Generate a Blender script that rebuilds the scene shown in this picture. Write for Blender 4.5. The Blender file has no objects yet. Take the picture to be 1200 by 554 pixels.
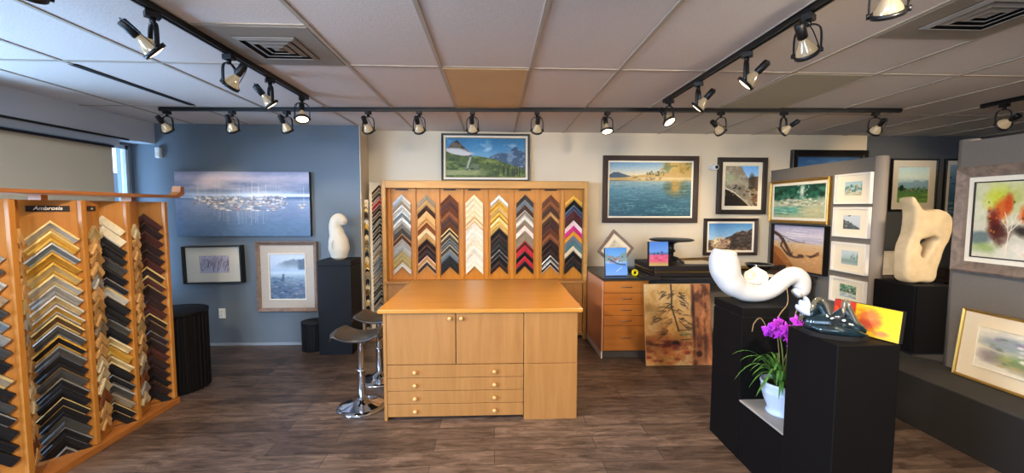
import bpy, bmesh, math, random
import numpy as np
from mathutils import Vector, Matrix, Euler

C = bpy.context.scene.collection
PI = math.pi
rnd = random.Random(7)

# ------------------------------------------------------------------ helpers
def s2l(c):
    return tuple((v / 12.92) if v <= 0.04045 else ((v + 0.055) / 1.055) ** 2.4 for v in c)

def hx(h):
    h = h.lstrip('#')
    return tuple(int(h[i:i + 2], 16) / 255 for i in (0, 2, 4))

def lin(h):
    return (*s2l(hx(h)), 1.0)

_mats = {}
def mat(name, col, rough=0.5, metal=0.0, var=0.0, scale=8.0, stretch=(1, 1, 1), bump=0.0, spec=0.5, coat=0.0,
        emit=None, estr=0.0, trans=0.0, ior=1.45, sheen=0.0):
    """noise-varied principled material"""
    if name in _mats:
        return _mats[name]
    m = bpy.data.materials.new(name)
    m.use_nodes = True
    nt = m.node_tree
    b = nt.nodes['Principled BSDF']
    c = lin(col) if isinstance(col, str) else col
    b.inputs['Base Color'].default_value = c
    b.inputs['Roughness'].default_value = rough
    b.inputs['Metallic'].default_value = metal
    b.inputs['Specular IOR Level'].default_value = spec
    b.inputs['Coat Weight'].default_value = coat
    b.inputs['Transmission Weight'].default_value = trans
    b.inputs['IOR'].default_value = ior
    if emit:
        b.inputs['Emission Color'].default_value = lin(emit)
        b.inputs['Emission Strength'].default_value = estr
    if var or bump:
        tc = nt.nodes.new('ShaderNodeTexCoord')
        mp = nt.nodes.new('ShaderNodeMapping')
        mp.inputs['Scale'].default_value = stretch
        nz = nt.nodes.new('ShaderNodeTexNoise')
        nz.inputs['Scale'].default_value = scale
        nz.inputs['Detail'].default_value = 5
        nt.links.new(tc.outputs['Object'], mp.inputs['Vector'])
        nt.links.new(mp.outputs['Vector'], nz.inputs['Vector'])
        if var:
            r = nt.nodes.new('ShaderNodeValToRGB')
            r.color_ramp.elements[0].position = 0.3
            r.color_ramp.elements[1].position = 0.7
            r.color_ramp.elements[0].color = tuple(v * (1 - var) for v in c[:3]) + (1,)
            r.color_ramp.elements[1].color = tuple(min(1, v * (1 + var)) for v in c[:3]) + (1,)
            nt.links.new(nz.outputs['Fac'], r.inputs['Fac'])
            nt.links.new(r.outputs['Color'], b.inputs['Base Color'])
        if bump:
            bp = nt.nodes.new('ShaderNodeBump')
            bp.inputs['Strength'].default_value = bump
            bp.inputs['Distance'].default_value = 0.01
            nt.links.new(nz.outputs['Fac'], bp.inputs['Height'])
            nt.links.new(bp.outputs['Normal'], b.inputs['Normal'])
    _mats[name] = m
    return m

def link(name, me, parent=None, loc=(0, 0, 0), rot=(0, 0, 0)):
    o = bpy.data.objects.new(name, me)
    C.objects.link(o)
    if parent is not None:
        o.parent = parent
    o.location = loc
    o.rotation_euler = rot
    return o

def thing(name, label, cat, loc=(0, 0, 0), rot=(0, 0, 0), group=None):
    o = bpy.data.objects.new(name, None)
    C.objects.link(o)
    o.empty_display_size = 0.1
    o.location = loc
    o.rotation_euler = rot
    return tag(o, label, cat, group)

def tag(o, label, cat, group=None):
    o['label'] = label
    o['category'] = cat
    if group:
        o['group'] = group
    return o

class MB:
    """collects shapes into one mesh; every shape takes a material slot index"""
    def __init__(self):
        self.bm = bmesh.new()
    def _fin(self, faces, mi, smooth=False):
        for f in faces:
            f.material_index = mi
            f.smooth = smooth
        return self
    def poly(self, vs, fs, mi=0, smooth=False):
        v = [self.bm.verts.new(p) for p in vs]
        out = []
        for f in fs:
            try:
                out.append(self.bm.faces.new([v[i] for i in f]))
            except ValueError:
                pass
        return self._fin(out, mi, smooth)
    def box(self, x0, x1, y0, y1, z0, z1, mi=0, bev=0.0):
        r = bmesh.ops.create_cube(self.bm, size=1)
        vs = r['verts']
        for v in vs:
            v.co = Vector((x0 + (v.co.x + .5) * (x1 - x0), y0 + (v.co.y + .5) * (y1 - y0), z0 + (v.co.z + .5) * (z1 - z0)))
        fs = list({f for v in vs for f in v.link_faces})
        self._fin(fs, mi)
        if bev:
            es = list({e for v in vs for e in v.link_edges})
            r = bmesh.ops.bevel(self.bm, geom=es, offset=bev, segments=2, affect='EDGES', profile=0.5)
            self._fin(r['faces'], mi)
        return self
    def lathe(self, prof, seg=24, c=(0, 0, 0), mi=0, smooth=True, axis='Z', cap=True):
        vs, fs = [], []
        n = len(prof)
        for k in range(seg):
            a = 2 * PI * k / seg
            for r, z in prof:
                p = (r * math.cos(a), r * math.sin(a), z)
                if axis == 'Y':
                    p = (p[0], p[2], -p[1])
                if axis == 'X':
                    p = (p[2], p[0], p[1])
                vs.append((p[0] + c[0], p[1] + c[1], p[2] + c[2]))
        for k in range(seg):
            k2 = (k + 1) % seg
            for i in range(n - 1):
                fs.append((k * n + i, k2 * n + i, k2 * n + i + 1, k * n + i + 1))
        if cap:
            if prof[0][0] > 1e-5:
                fs.append(tuple(k * n for k in reversed(range(seg))))
            if prof[-1][0] > 1e-5:
                fs.append(tuple(k * n + n - 1 for k in range(seg)))
        return self.poly(vs, fs, mi, smooth)
    def sweep(self, path, rad, seg=12, mi=0, sub=6, sx=1.0, sy=1.0, smooth=True, closed=False, up=(0, 1, 0)):
        """tube along a Catmull-Rom path; rad number or list"""
        P = [Vector(p) for p in path]
        R = rad if isinstance(rad, (list, tuple)) else [rad] * len(P)
        pts, rs = [], []
        n = len(P)
        rng = range(n) if closed else range(n - 1)
        for i in rng:
            if closed:
                a, b, c, d = P[(i - 1) % n], P[i], P[(i + 1) % n], P[(i + 2) % n]
                ra, rb = R[i], R[(i + 1) % n]
            else:
                b, c = P[i], P[i + 1]
                a = P[i - 1] if i else b * 2 - c
                d = P[i + 2] if i + 2 < n else c * 2 - b
                ra, rb = R[i], R[i + 1]
            for k in range(sub):
                t = k / sub
                pts.append(0.5 * ((2 * b) + (c - a) * t + (2 * a - 5 * b + 4 * c - d) * t * t + (3 * b - 3 * c + d - a) * t ** 3))
                tt = t * t * (3 - 2 * t)
                rs.append(ra + (rb - ra) * tt)
        if not closed:
            pts.append(P[-1]); rs.append(R[-1])
        m = len(pts)
        vs, fs = [], []
        u = Vector(up)
        for i in range(m):
            t = (pts[(i + 1) % m] - pts[i - 1]) if closed else (pts[min(i + 1, m - 1)] - pts[max(i - 1, 0)])
            t.normalize()
            u = u - t * u.dot(t)
            if u.length < 1e-4:
                u = t.orthogonal()
            u.normalize()
            w = t.cross(u)
            for k in range(seg):
                an = 2 * PI * k / seg
                vs.append(pts[i] + u * (math.cos(an) * rs[i] * sx) + w * (math.sin(an) * rs[i] * sy))
        for i in range(m if closed else m - 1):
            j = (i + 1) % m
            for k in range(seg):
                k2 = (k + 1) % seg
                fs.append((i * seg + k, i * seg + k2, j * seg + k2, j * seg + k))
        if not closed:
            fs.append(tuple(reversed(range(seg))))
            fs.append(tuple((m - 1) * seg + k for k in range(seg)))
        return self.poly(vs, fs, mi, smooth)
    def prism(self, pts, y0, y1, mi=0, plane='XZ', smooth=False):
        n = len(pts)
        def P(p, h):
            return {'XZ': (p[0], h, p[1]), 'XY': (p[0], p[1], h), 'YZ': (h, p[0], p[1])}[plane]
        vs = [P(p, y0) for p in pts] + [P(p, y1) for p in pts]
        fs = [tuple(range(n)), tuple(range(2 * n - 1, n - 1, -1))]
        fs += [(i, i + n, (i + 1) % n + n, (i + 1) % n) for i in range(n)]
        return self.poly(vs, fs, mi, smooth)
    def rings(self, w, h, prof, mis=0):
        """mitred frame: prof = [(inset, outward)], each a rectangle ring; local x right, z up (z from 0 to h), out = -y"""
        vs, fs, mi = [], [], []
        for d, o in prof:
            vs += [(-w / 2 + d, -o, d), (w / 2 - d, -o, d), (w / 2 - d, -o, h - d), (-w / 2 + d, -o, h - d)]
        for i in range(len(prof) - 1):
            for k in range(4):
                k2 = (k + 1) % 4
                self.poly([vs[i * 4 + k], vs[i * 4 + k2], vs[i * 4 + 4 + k2], vs[i * 4 + 4 + k]], [(0, 1, 2, 3)],
                          mis[i] if isinstance(mis, (list, tuple)) else mis)
        return self
    def build(self, name, mats, parent=None, loc=(0, 0, 0), rot=(0, 0, 0), weld=True):
        if weld:
            bmesh.ops.remove_doubles(self.bm, verts=self.bm.verts, dist=1e-5)
        bmesh.ops.recalc_face_normals(self.bm, faces=self.bm.faces)
        me = bpy.data.meshes.new(name)
        self.bm.to_mesh(me)
        self.bm.free()
        for m in (mats if isinstance(mats, (list, tuple)) else [mats]):
            me.materials.append(m)
        return link(name, me, parent, loc, rot)

def box(name, m, x0, x1, y0, y1, z0, z1, parent=None, bev=0.0):
    return MB().box(x0, x1, y0, y1, z0, z1, 0, bev).build(name, m, parent)

def struct(o):
    o['kind'] = 'structure'
    return o

ORD = ['topmost', 'second', 'third', 'fourth', 'fifth', 'sixth', 'seventh', 'eighth', 'ninth', 'tenth', 'eleventh', 'twelfth',
       'thirteenth', 'fourteenth', 'fifteenth', 'sixteenth', 'seventeenth', 'eighteenth', 'nineteenth', 'twentieth',
       'twenty-first', 'twenty-second', 'twenty-third', 'twenty-fourth', 'twenty-fifth', 'twenty-sixth', 'twenty-seventh',
       'twenty-eighth', 'twenty-ninth', 'thirtieth', 'thirty-first', 'thirty-second', 'thirty-third', 'thirty-fourth',
       'thirty-fifth', 'thirty-sixth']

# ------------------------------------------------------------------ painter (the artworks)
class Art:
    def __init__(self, w, h, seed, base='#808080'):
        self.w, self.h = w, h
        self.r = np.random.RandomState(seed)
        self.U, self.V = np.meshgrid((np.arange(w) + .5) / w, (np.arange(h) + .5) / h)
        self.a = np.zeros((h, w, 3)) + np.array(hx(base))
    def noise(self, fx, fy, octs=4):
        out = np.zeros((self.h, self.w)); amp = 1.0; tot = 0
        for o in range(octs):
            nx, ny = max(2, int(fx * 2 ** o) + 2), max(2, int(fy * 2 ** o) + 2)
            g = self.r.rand(ny, nx)
            x = self.U * (nx - 1.001); y = self.V * (ny - 1.001)
            i, j = x.astype(int), y.astype(int)
            a, b = x - i, y - j
            a = a * a * (3 - 2 * a); b = b * b * (3 - 2 * b)
            out += amp * ((g[j, i] * (1 - a) + g[j, i + 1] * a) * (1 - b) + (g[j + 1, i] * (1 - a) + g[j + 1, i + 1] * a) * b)
            tot += amp; amp *= .55
        return out / tot
    def put(self, mask, col, al=1.0):
        c = np.array(hx(col)) if isinstance(col, str) else np.array(col)
        m = np.clip(mask, 0, 1)[..., None] * al
        self.a = self.a * (1 - m) + c * m
        return self
    def grad(self, stops, mask=None, wob=0.0):
        v = self.V + (wob * (self.noise(3, 5) - .5) if wob else 0)
        vs = [s[0] for s in stops]
        g = np.stack([np.interp(v, vs, [hx(s[1])[k] for s in stops]) for k in range(3)], -1)
        m = np.ones((self.h, self.w)) if mask is None else np.clip(mask, 0, 1)
        self.a = self.a * (1 - m[..., None]) + g * m[..., None]
        return self
    def line(self, xs, ys, rough=0.0, f=8):
        """curve v = f(u)"""
        y = np.interp(self.U[0], xs, ys)
        if rough:
            n = self.noise(f, 1)[self.h // 2] - .5
            y = y + rough * n * 2
        return np.broadcast_to(y, (self.h, self.w))
    def below(self, xs, ys, rough=0.0, f=8, soft=.006):
        return np.clip((self.V - self.line(xs, ys, rough, f)) / soft, 0, 1)
    def band(self, v0, v1, soft=.02):
        return np.clip((self.V - v0) / soft, 0, 1) * np.clip((v1 - self.V) / soft, 0, 1)
    def blob(self, u, v, ru, rv, soft=.3, wob=0.0):
        d = np.sqrt(((self.U - u) / ru) ** 2 + ((self.V - v) / rv) ** 2)
        if wob:
            d = d + wob * (self.noise(9, 9) - .5)
        return np.clip((1 - d) / soft, 0, 1)
    def stroke(self, pts, wd, col, al=1.0):
        asp = self.w / self.h
        m = np.zeros((self.h, self.w))
        for (x0, y0), (x1, y1) in zip(pts[:-1], pts[1:]):
            dx, dy = (x1 - x0) * asp, y1 - y0
            L = dx * dx + dy * dy + 1e-9
            px, py = (self.U - x0) * asp, self.V - y0
            t = np.clip((px * dx + py * dy) / L, 0, 1)
            d = np.hypot(px - t * dx, py - t * dy)
            m = np.maximum(m, np.clip((wd - d) / (wd * .6) , 0, 1))
        return self.put(m, col, al)
    def mottle(self, amt, fx=20, fy=20, mask=None, tint=None):
        n = (self.noise(fx, fy, 3) - .5) * 2 * amt
        m = 1 if mask is None else np.clip(mask, 0, 1)
        self.a = self.a + (n * m)[..., None] * (np.array(hx(tint)) if tint else 1.0)
        return self
    def dabs(self, n, u, v, su, sv, cols, al=.9):
        for _ in range(n):
            a, b = self.r.uniform(*u), self.r.uniform(*v)
            self.put(self.blob(a, b, self.r.uniform(.5, 1) * su, self.r.uniform(.5, 1) * sv, .6), cols[self.r.randint(len(cols))], al)
        return self

def paint_mesh(name, art, w, h, material, parent=None, y=0.0, z0=0.0):
    """flat painted sheet: a grid whose point colours carry the picture; local x right, z up, facing -y"""
    H, W = art.h, art.w
    a = np.clip(art.a, 0, 1)
    l = np.where(a <= .04045, a / 12.92, ((a + .055) / 1.055) ** 2.4)
    xs = np.linspace(-w / 2, w / 2, W); zs = np.linspace(z0 + h, z0, H)
    X, Z = np.meshgrid(xs, zs)
    co = np.stack([X, np.full_like(X, y), Z], -1).reshape(-1, 3)
    idx = np.arange(H * W).reshape(H, W)
    q = np.stack([idx[1:, :-1], idx[1:, 1:], idx[:-1, 1:], idx[:-1, :-1]], -1).reshape(-1, 4)
    me = bpy.data.meshes.new(name)
    me.vertices.add(H * W); me.vertices.foreach_set('co', co.ravel())
    me.loops.add(q.size); me.loops.foreach_set('vertex_index', q.ravel().astype(np.int32))
    me.polygons.add(len(q)); me.polygons.foreach_set('loop_start', (np.arange(len(q)) * 4).astype(np.int32))
    me.update(calc_edges=True)
    at = me.color_attributes.new('paint', 'FLOAT_COLOR', 'POINT')
    at.data.foreach_set('color', np.concatenate([l.reshape(-1, 3), np.ones((H * W, 1))], 1).ravel().astype(np.float32))
    me.materials.append(material)
    me.validate()
    return link(name, me, parent)

def paint_mat(name, rough=.6, coat=0.0, bump=.15):
    m = mat(name, '#808080', rough, bump=bump, scale=260, coat=coat)
    nt = m.node_tree
    at = nt.nodes.new('ShaderNodeAttribute'); at.attribute_name = 'paint'
    nt.links.new(at.outputs['Color'], nt.nodes['Principled BSDF'].inputs['Base Color'])
    return m
# ------------------------------------------------------------------ materials
def wood(name, c0, c1, rough=.45, scale=3.0, stretch=(1, 1, 12), coat=0.0):
    """long-grained veneer"""
    if name in _mats:
        return _mats[name]
    m = mat(name, c0, rough, coat=coat)
    nt = m.node_tree; b = nt.nodes['Principled BSDF']
    tc = nt.nodes.new('ShaderNodeTexCoord'); mp = nt.nodes.new('ShaderNodeMapping')
    mp.inputs['Scale'].default_value = stretch
    n1 = nt.nodes.new('ShaderNodeTexNoise'); n1.inputs['Scale'].default_value = scale; n1.inputs['Detail'].default_value = 8
    n1.inputs['Roughness'].default_value = .6; n1.inputs['Distortion'].default_value = .6
    r = nt.nodes.new('ShaderNodeValToRGB')
    r.color_ramp.elements[0].position = .32; r.color_ramp.elements[0].color = lin(c1)
    r.color_ramp.elements[1].position = .68; r.color_ramp.elements[1].color = lin(c0)
    nt.links.new(tc.outputs['Object'], mp.inputs['Vector']); nt.links.new(mp.outputs['Vector'], n1.inputs['Vector'])
    nt.links.new(n1.outputs['Fac'], r.inputs['Fac']); nt.links.new(r.outputs['Color'], b.inputs['Base Color'])
    bp = nt.nodes.new('ShaderNodeBump'); bp.inputs['Strength'].default_value = .08; bp.inputs['Distance'].default_value = .005
    nt.links.new(n1.outputs['Fac'], bp.inputs['Height']); nt.links.new(bp.outputs['Normal'], b.inputs['Normal'])
    return m

def floor_mat():
    m = mat('floor_planks', '#4a3a30', .36)
    nt = m.node_tree; b = nt.nodes['Principled BSDF']
    tc = nt.nodes.new('ShaderNodeTexCoord')
    br = nt.nodes.new('ShaderNodeTexBrick')
    br.inputs['Scale'].default_value = 1.0
    br.inputs['Brick Width'].default_value = 1.1; br.inputs['Row Height'].default_value = .15
    br.inputs['Mortar Size'].default_value = .002; br.inputs['Mortar Smooth'].default_value = .2
    br.inputs['Color1'].default_value = lin('#6c5b50'); br.inputs['Color2'].default_value = lin('#4a3d36')
    br.inputs['Mortar'].default_value = lin('#241c18'); br.offset = .37
    nt.links.new(tc.outputs['Object'], br.inputs['Vector'])
    mp = nt.nodes.new('ShaderNodeMapping'); mp.inputs['Scale'].default_value = (2.6, 13, 1)
    nz = nt.nodes.new('ShaderNodeTexNoise'); nz.inputs['Scale'].default_value = 1.6; nz.inputs['Detail'].default_value = 8
    nz.inputs['Roughness'].default_value = .7; nz.inputs['Distortion'].default_value = .8
    nt.links.new(tc.outputs['Object'], mp.inputs['Vector']); nt.links.new(mp.outputs['Vector'], nz.inputs['Vector'])
    rp = nt.nodes.new('ShaderNodeValToRGB')
    rp.color_ramp.elements[0].position = .34; rp.color_ramp.elements[0].color = (.30, .27, .26, 1)
    rp.color_ramp.elements[1].position = .72; rp.color_ramp.elements[1].color = (1.75, 1.66, 1.56, 1)
    nt.links.new(nz.outputs['Fac'], rp.inputs['Fac'])
    mx = nt.nodes.new('ShaderNodeMix'); mx.data_type = 'RGBA'; mx.blend_type = 'MULTIPLY'
    mx.inputs['Factor'].default_value = 1
    nt.links.new(br.outputs['Color'], mx.inputs['A']); nt.links.new(rp.outputs['Color'], mx.inputs['B'])
    nt.links.new(mx.outputs['Result'], b.inputs['Base Color'])
    bp = nt.nodes.new('ShaderNodeBump'); bp.inputs['Strength'].default_value = .25; bp.inputs['Distance'].default_value = .004
    nt.links.new(nz.outputs['Fac'], bp.inputs['Height']); nt.links.new(bp.outputs['Normal'], b.inputs['Normal'])
    return m

def glass_mat(name, tint='#ffffff', refl=.09):
    m = bpy.data.materials.new(name); m.use_nodes = True
    nt = m.node_tree; nt.nodes.clear()
    out = nt.nodes.new('ShaderNodeOutputMaterial'); mx = nt.nodes.new('ShaderNodeMixShader')
    t = nt.nodes.new('ShaderNodeBsdfTransparent'); g = nt.nodes.new('ShaderNodeBsdfGlossy')
    t.inputs['Color'].default_value = lin(tint); g.inputs['Roughness'].default_value = .04
    mx.inputs['Fac'].default_value = refl
    lw = nt.nodes.new('ShaderNodeLayerWeight'); lw.inputs['Blend'].default_value = .12
    nt.links.new(lw.outputs['Fresnel'], mx.inputs['Fac'])
    nt.links.new(t.outputs[0], mx.inputs[1]); nt.links.new(g.outputs[0], mx.inputs[2]); nt.links.new(mx.outputs[0], out.inputs[0])
    return m

M = {}
M['cream'] = mat('wall_paint_cream', '#cec0a8', .85, bump=.05, scale=180)
M['slate'] = mat('wall_paint_slate', '#66717b', .8, bump=.05, scale=180)
M['dark'] = mat('wall_paint_charcoal', '#55585c', .85, bump=.05, scale=180)
M['soffit'] = mat('soffit_paint', '#c9cdd2', .85)
M['tile'] = mat('ceiling_tile', '#d8cfc7', .9, var=.05, scale=120, bump=.15)
M['tbar'] = mat('ceiling_bar', '#b0a494', .6)
M['lens'] = mat('ceiling_lens', '#cfab7c', .5, var=.05, scale=3)
M['ventpanel'] = mat('vent_panel', '#8f877b', .6, var=.05, scale=6)
M['louver'] = mat('vent_louver', '#8b867f', .45)
M['black'] = mat('black_metal', '#121112', .38)
M['blackdeep'] = mat('vent_cavity', '#0d0c0c', .8)
M['floor'] = floor_mat()
M['maple'] = wood('maple_laminate', '#a5743f', '#956634', .42, 2.2, (9, 9, .8))
M['mapletop'] = wood('maple_worktop', '#bd8136', '#ae732c', .3, 2.0, (.7, 9, 9))
M['maplecase'] = wood('maple_case', '#b98845', '#a87736', .42, 2.0, (.8, 8, 8))
M['orange'] = wood('display_orange_wood', '#b8761c', '#a36512', .42, 2.0, (9, 9, .7))
M['drawer'] = wood('drawer_orange_wood', '#bd7430', '#ac6524', .38, 2.0, (.8, 8, 9))
M['sidelit'] = mat('cabinet_side_lit', '#c98f6c', .45, var=.04, scale=4)  # cabinet side coloured paler than the drawers to carry the light on it
M['rack'] = wood('rack_wood', '#c08035', '#a96c27', .45, 2.2, (8, 8, .8))
M['rackdark'] = wood('rack_tray_wood', '#a8682e', '#945824', .45, 2.2, (8, 1, 8))
M['plank'] = wood('rack_plank_wood', '#b5713a', '#9c5d2c', .45, 2.2, (8, .8, 8))
M['endgrain'] = mat('raw_moulding_end', '#d8ad6e', .7, var=.15, scale=60)
M['counter'] = mat('black_counter', '#2c2b2b', .3, var=.1, scale=50)
M['ped'] = mat('pedestal_black', '#0a0808', .65, var=.1, scale=6, spec=.22)
M['pedblue'] = mat('pedestal_blue_black', '#12161d', .6, spec=.3)
M['plat'] = mat('platform_carpet', '#35322f', .9, var=.12, scale=90, bump=.2)
M['platface'] = mat('platform_face', '#1d1a18', .8, var=.1, scale=60)
M['wing'] = mat('wing_panel_grey', '#6e665d', .85, var=.03, scale=60)
M['wingcap'] = mat('wing_cap', '#8d7f70', .7)
M['lowtop'] = mat('low_plinth_top', '#a9a29a', .5)
M['chrome'] = mat('chrome', '#d8d8dc', .08, metal=1.0)
M['brass'] = mat('brass', '#b99650', .3, metal=1.0)
M['knobwood'] = wood('knob_wood', '#d6aa6c', '#c3965a', .35)
M['acrylic'] = mat('smoked_seat', '#2b2725', .3, coat=.2)
M['white'] = mat('white_plastic', '#e6e5e0', .4)
M['whiteframe'] = mat('white_frame', '#e9e0d2', .45)
M['matboard'] = mat('mat_board_white', '#dfd7c6', .8)
M['matcream'] = mat('mat_board_cream', '#e6d8bd', .8)
M['liner'] = mat('linen_liner', '#b8ab9c', .85, var=.08, scale=160)
M['linerlight'] = mat('linen_liner_light', '#e6dcc6', .8, var=.04, scale=160)
M['fblack'] = mat('frame_black', '#16120f', .35)
M['fbrown'] = wood('frame_dark_brown', '#35211a', '#241610', .6, 3, (6, 6, 6))
M['fespresso'] = mat('frame_espresso', '#201614', .55)
M['fgold'] = mat('frame_gold', '#b98e45', .34, metal=.75, var=.12, scale=30)
M['fgoldpale'] = mat('frame_gold_pale', '#c9a253', .3, metal=.8)
M['fweather'] = wood('frame_weathered', '#8c7766', '#66564a', .65, 3, (6, 6, 6))
M['ftaupe'] = wood('frame_taupe', '#8a7466', '#6c5649', .55, 3, (6, 6, 6))
M['canvas'] = mat('canvas_edge_dark', '#26282e', .8)
M['canvaslight'] = mat('canvas_edge_tan', '#c9a878', .8)
M['canvasblack'] = mat('canvas_edge_black', '#151212', .7)
M['paint'] = paint_mat('painted_surface', .55)
M['paintgloss'] = paint_mat('painted_surface_varnished', .45, .0)
M['glasspane'] = glass_mat('picture_glass')
M['window'] = glass_mat('window_glass')
M['blind'] = mat('roller_blind_fabric', '#d0bea4', .85, var=.03, scale=200, bump=.1)
_nt = M['blind'].node_tree; _tr = _nt.nodes.new('ShaderNodeBsdfTranslucent'); _tr.inputs['Color'].default_value = lin('#e6d2b8')
_mx = _nt.nodes.new('ShaderNodeMixShader'); _mx.inputs['Fac'].default_value = .28
_nt.links.new(_nt.nodes['Principled BSDF'].outputs[0], _mx.inputs[1]); _nt.links.new(_tr.outputs[0], _mx.inputs[2])
_nt.links.new(_mx.outputs[0], _nt.nodes['Material Output'].inputs['Surface'])
M['winframe'] = mat('window_frame_paint', '#c7d0da', .5)
M['marble'] = mat('white_stone', '#c6c6c6', .55, var=.04, scale=9, bump=.1)
M['ivorystone'] = mat('ivory_stone', '#d6cebd', .5, var=.04, scale=9, bump=.08)
M['alabaster'] = mat('cream_stone', '#cbb086', .7, var=.14, scale=9, bump=.3)
M['quartz'] = mat('rough_quartz', '#dcd5c6', .7, var=.1, scale=40, bump=.6)
M['leafgreen'] = mat('leaf_green', '#4d7a30', .5, var=.25, scale=18)
M['petal'] = mat('orchid_petal', '#a42cba', .5, var=.15, scale=30)
M['twig'] = mat('dry_twig', '#8a6f4c', .7)
M['pot'] = mat('pot_glaze_pale', '#c8d6ea', .3, var=.03, scale=8)
M['soil'] = mat('soil', '#2c2018', .95, var=.3, scale=80)

# ------------------------------------------------------------------ the room
CE = 2.571
GX, GY, GS = -.972, 2.90, .61
struct(box('floor', M['floor'], -4.3, 7.7, -2.7, 5.5, -.08, 0))
# dropped ceiling: slab, tee bars and recessed odd panels
slab = MB().box(-4.3, 7.7, -2.7, 5.5, CE, CE + .12)
struct(slab.build('ceiling', M['tile']))
tb = MB()
xs = [GX + GS * i for i in range(-5, 15)]
for x in xs:
    tb.box(x - .012, x + .012, -2.5, 5.28, CE - .006, CE + .004)
for k in range(-4, 2):
    y = GY + 1.22 * k
    tb.box(-4.1, 7.5, y - .012, y + .012, CE - .005, CE + .004)
for i in (-1, 5):
    for y in ((GY - GS,) if i == -1 else (GY - GS,)):
        tb.box(GX + GS * i, GX + GS * (i + 1), y - .012, y + .012, CE - .005, CE + .004)
struct(tb.build('trim_1', M['tbar']))
gap = MB().box(GX - 3 * GS - .02, GX - 3 * GS + .03, GY + .06, GY + 1.16, CE - .007, CE + .004)
struct(gap.build('trim_2', M['blackdeep']))
# walls
struct(box('wall_back', M['cream'], -1.56, 4.83, 5.28, 5.45, 0, CE))
struct(box('wall_back_right', M['dark'], 4.83, 7.6, 5.28, 5.45, 0, CE))
w = MB().box(-4.25, -1.564, 4.97, 5.45, 0, CE, 0)
struct(w.build('wall_back_left', M['slate']))
struct(box('trim_3', M['cream'], -1.566, -1.555, 4.972, 5.28, 0, CE))
struct(box('wall_right', M['dark'], 7.5, 7.65, -2.6, 5.28, 0, CE))
WY0, WY1, WZ0, WZ1 = -1.6, 4.93, .55, 2.31
wl = MB()
wl.box(-4.25, -4.1, -2.6, WY0, 0, CE); wl.box(-4.25, -4.1, WY0, WY1, 0, WZ0); wl.box(-4.25, -4.1, WY0, WY1, WZ1, CE)
wl.box(-4.25, -4.1, WY1, 4.97, 0, CE)
struct(wl.build('wall_left', M['slate']))
struct(box('wall_soffit', M['soffit'], -4.1, -3.85, -2.6, 4.97, 2.34, CE))
struct(box('trim_4', M['black'], -3.87, -3.84, -2.6, 4.62, 2.322, 2.34))
struct(box('trim_5', M['winframe'], -4.1, -4.0, 1.0, 4.69, 2.285, 2.34))
# storefront behind the camera
FX0, FX1 = -3.6, .1
wf = MB()
wf.box(-4.25, FX0, -2.75, -2.6, 0, CE); wf.box(FX1, 7.65, -2.75, -2.6, 0, CE)
wf.box(FX0, FX1, -2.75, -2.6, 0, .35); wf.box(FX0, FX1, -2.75, -2.6, 2.35, CE)
struct(wf.build('wall_front', M['cream']))
wn = MB()
for x in np.linspace(FX0, FX1, 4):
    wn.box(x - .03, x + .03, -2.72, -2.63, .35, 2.35)
wn.box(FX0, FX1, -2.72, -2.63, .35, .40); wn.box(FX0, FX1, -2.72, -2.63, 2.30, 2.35)
o = struct(wn.build('window_2', M['winframe']))
MB().box(FX0, FX1, -2.685, -2.675, .38, 2.33).build('window_2_pane', M['window'], o)['kind'] = 'structure'
wn = MB()
for y in (WY0 + .02, .4, 2.45, WY1 - .015):
    wn.box(-4.17, -4.12, y - .02, y + .02, WZ0, WZ1)
wn.box(-4.17, -4.12, WY0, WY1, WZ0, WZ0 + .05); wn.box(-4.17, -4.12, WY0, WY1, WZ1 - .04, WZ1)
o = struct(wn.build('window_1', M['winframe']))
MB().box(-4.16, -4.15, WY0, WY1, WZ0 + .03, WZ1 - .02).build('window_1_pane', M['window'], o)['kind'] = 'structure'
struct(box('exterior_wall', mat('exterior_render', '#7d8894', .9), -9, -8.8, 5.5, 13, 0, 2.42))
struct(box('exterior_ground', mat('exterior_paving', '#6f7276', .9), -16, -4.4, -8, 14, -.3, -.1))
# baseboards
struct(box('baseboard_back_left', mat('baseboard_grey', '#8f9aa6', .6), -4.1, -1.56, 4.958, 4.97, 0, .03))
struct(box('baseboard_back', mat('baseboard_cream', '#b0a698', .6), -1.555, 4.83, 5.268, 5.28, 0, .06))

# roller blind in the left window
t = thing('roller_blind', 'beige roller blind pulled down over the window beside the slate wall', 'blind', (-4.06, 3.6, 0))
box('fabric', M['blind'], -.004, .004, -.45, 1.06, .6, 2.26, t)
box('head_rail', M['fespresso'], -.012, .02, -.46, 1.07, 2.255, 2.28, t)
MB().lathe([(.022, -.44), (.022, 1.05)], 14, (-.025, 0, 2.24), 0, True, 'Y').build('roller', M['white'], t)
box('bottom_bar', M['fespresso'], -.008, .01, -.45, 1.06, .585, .605, t)

# ceiling panels of another colour
for (i, y0, y1, lb) in ((1, GY, GY + 1.22, 'amber-tinted lens panel in the ceiling above the tall sample case'),
                        (5, GY, GY + 1.22, 'olive-beige lens panel in the ceiling right of the right lighting track')):
    x0 = GX + GS * i
    t = thing('ceiling_light', lb, 'ceiling light', (x0 + GS / 2, (y0 + y1) / 2, CE - .008))
    MB().box(-GS / 2 + .014, GS / 2 - .014, -(y1 - y0) / 2 + .014, (y1 - y0) / 2 - .014, 0, .007, 0, .001).build('diffuser', M['lens'] if i == 1 else mat('ceiling_lens_olive', '#aca38c', .5, var=.05, scale=3), t)
    m = MB()
    for s in (-1, 1):
        m.box(s * (GS / 2 - .016) - .004, s * (GS / 2 - .016) + .004, -(y1 - y0) / 2 + .013, (y1 - y0) / 2 - .013, -.002, .007)
    m.build('frame', M['tbar'], t)

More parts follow.
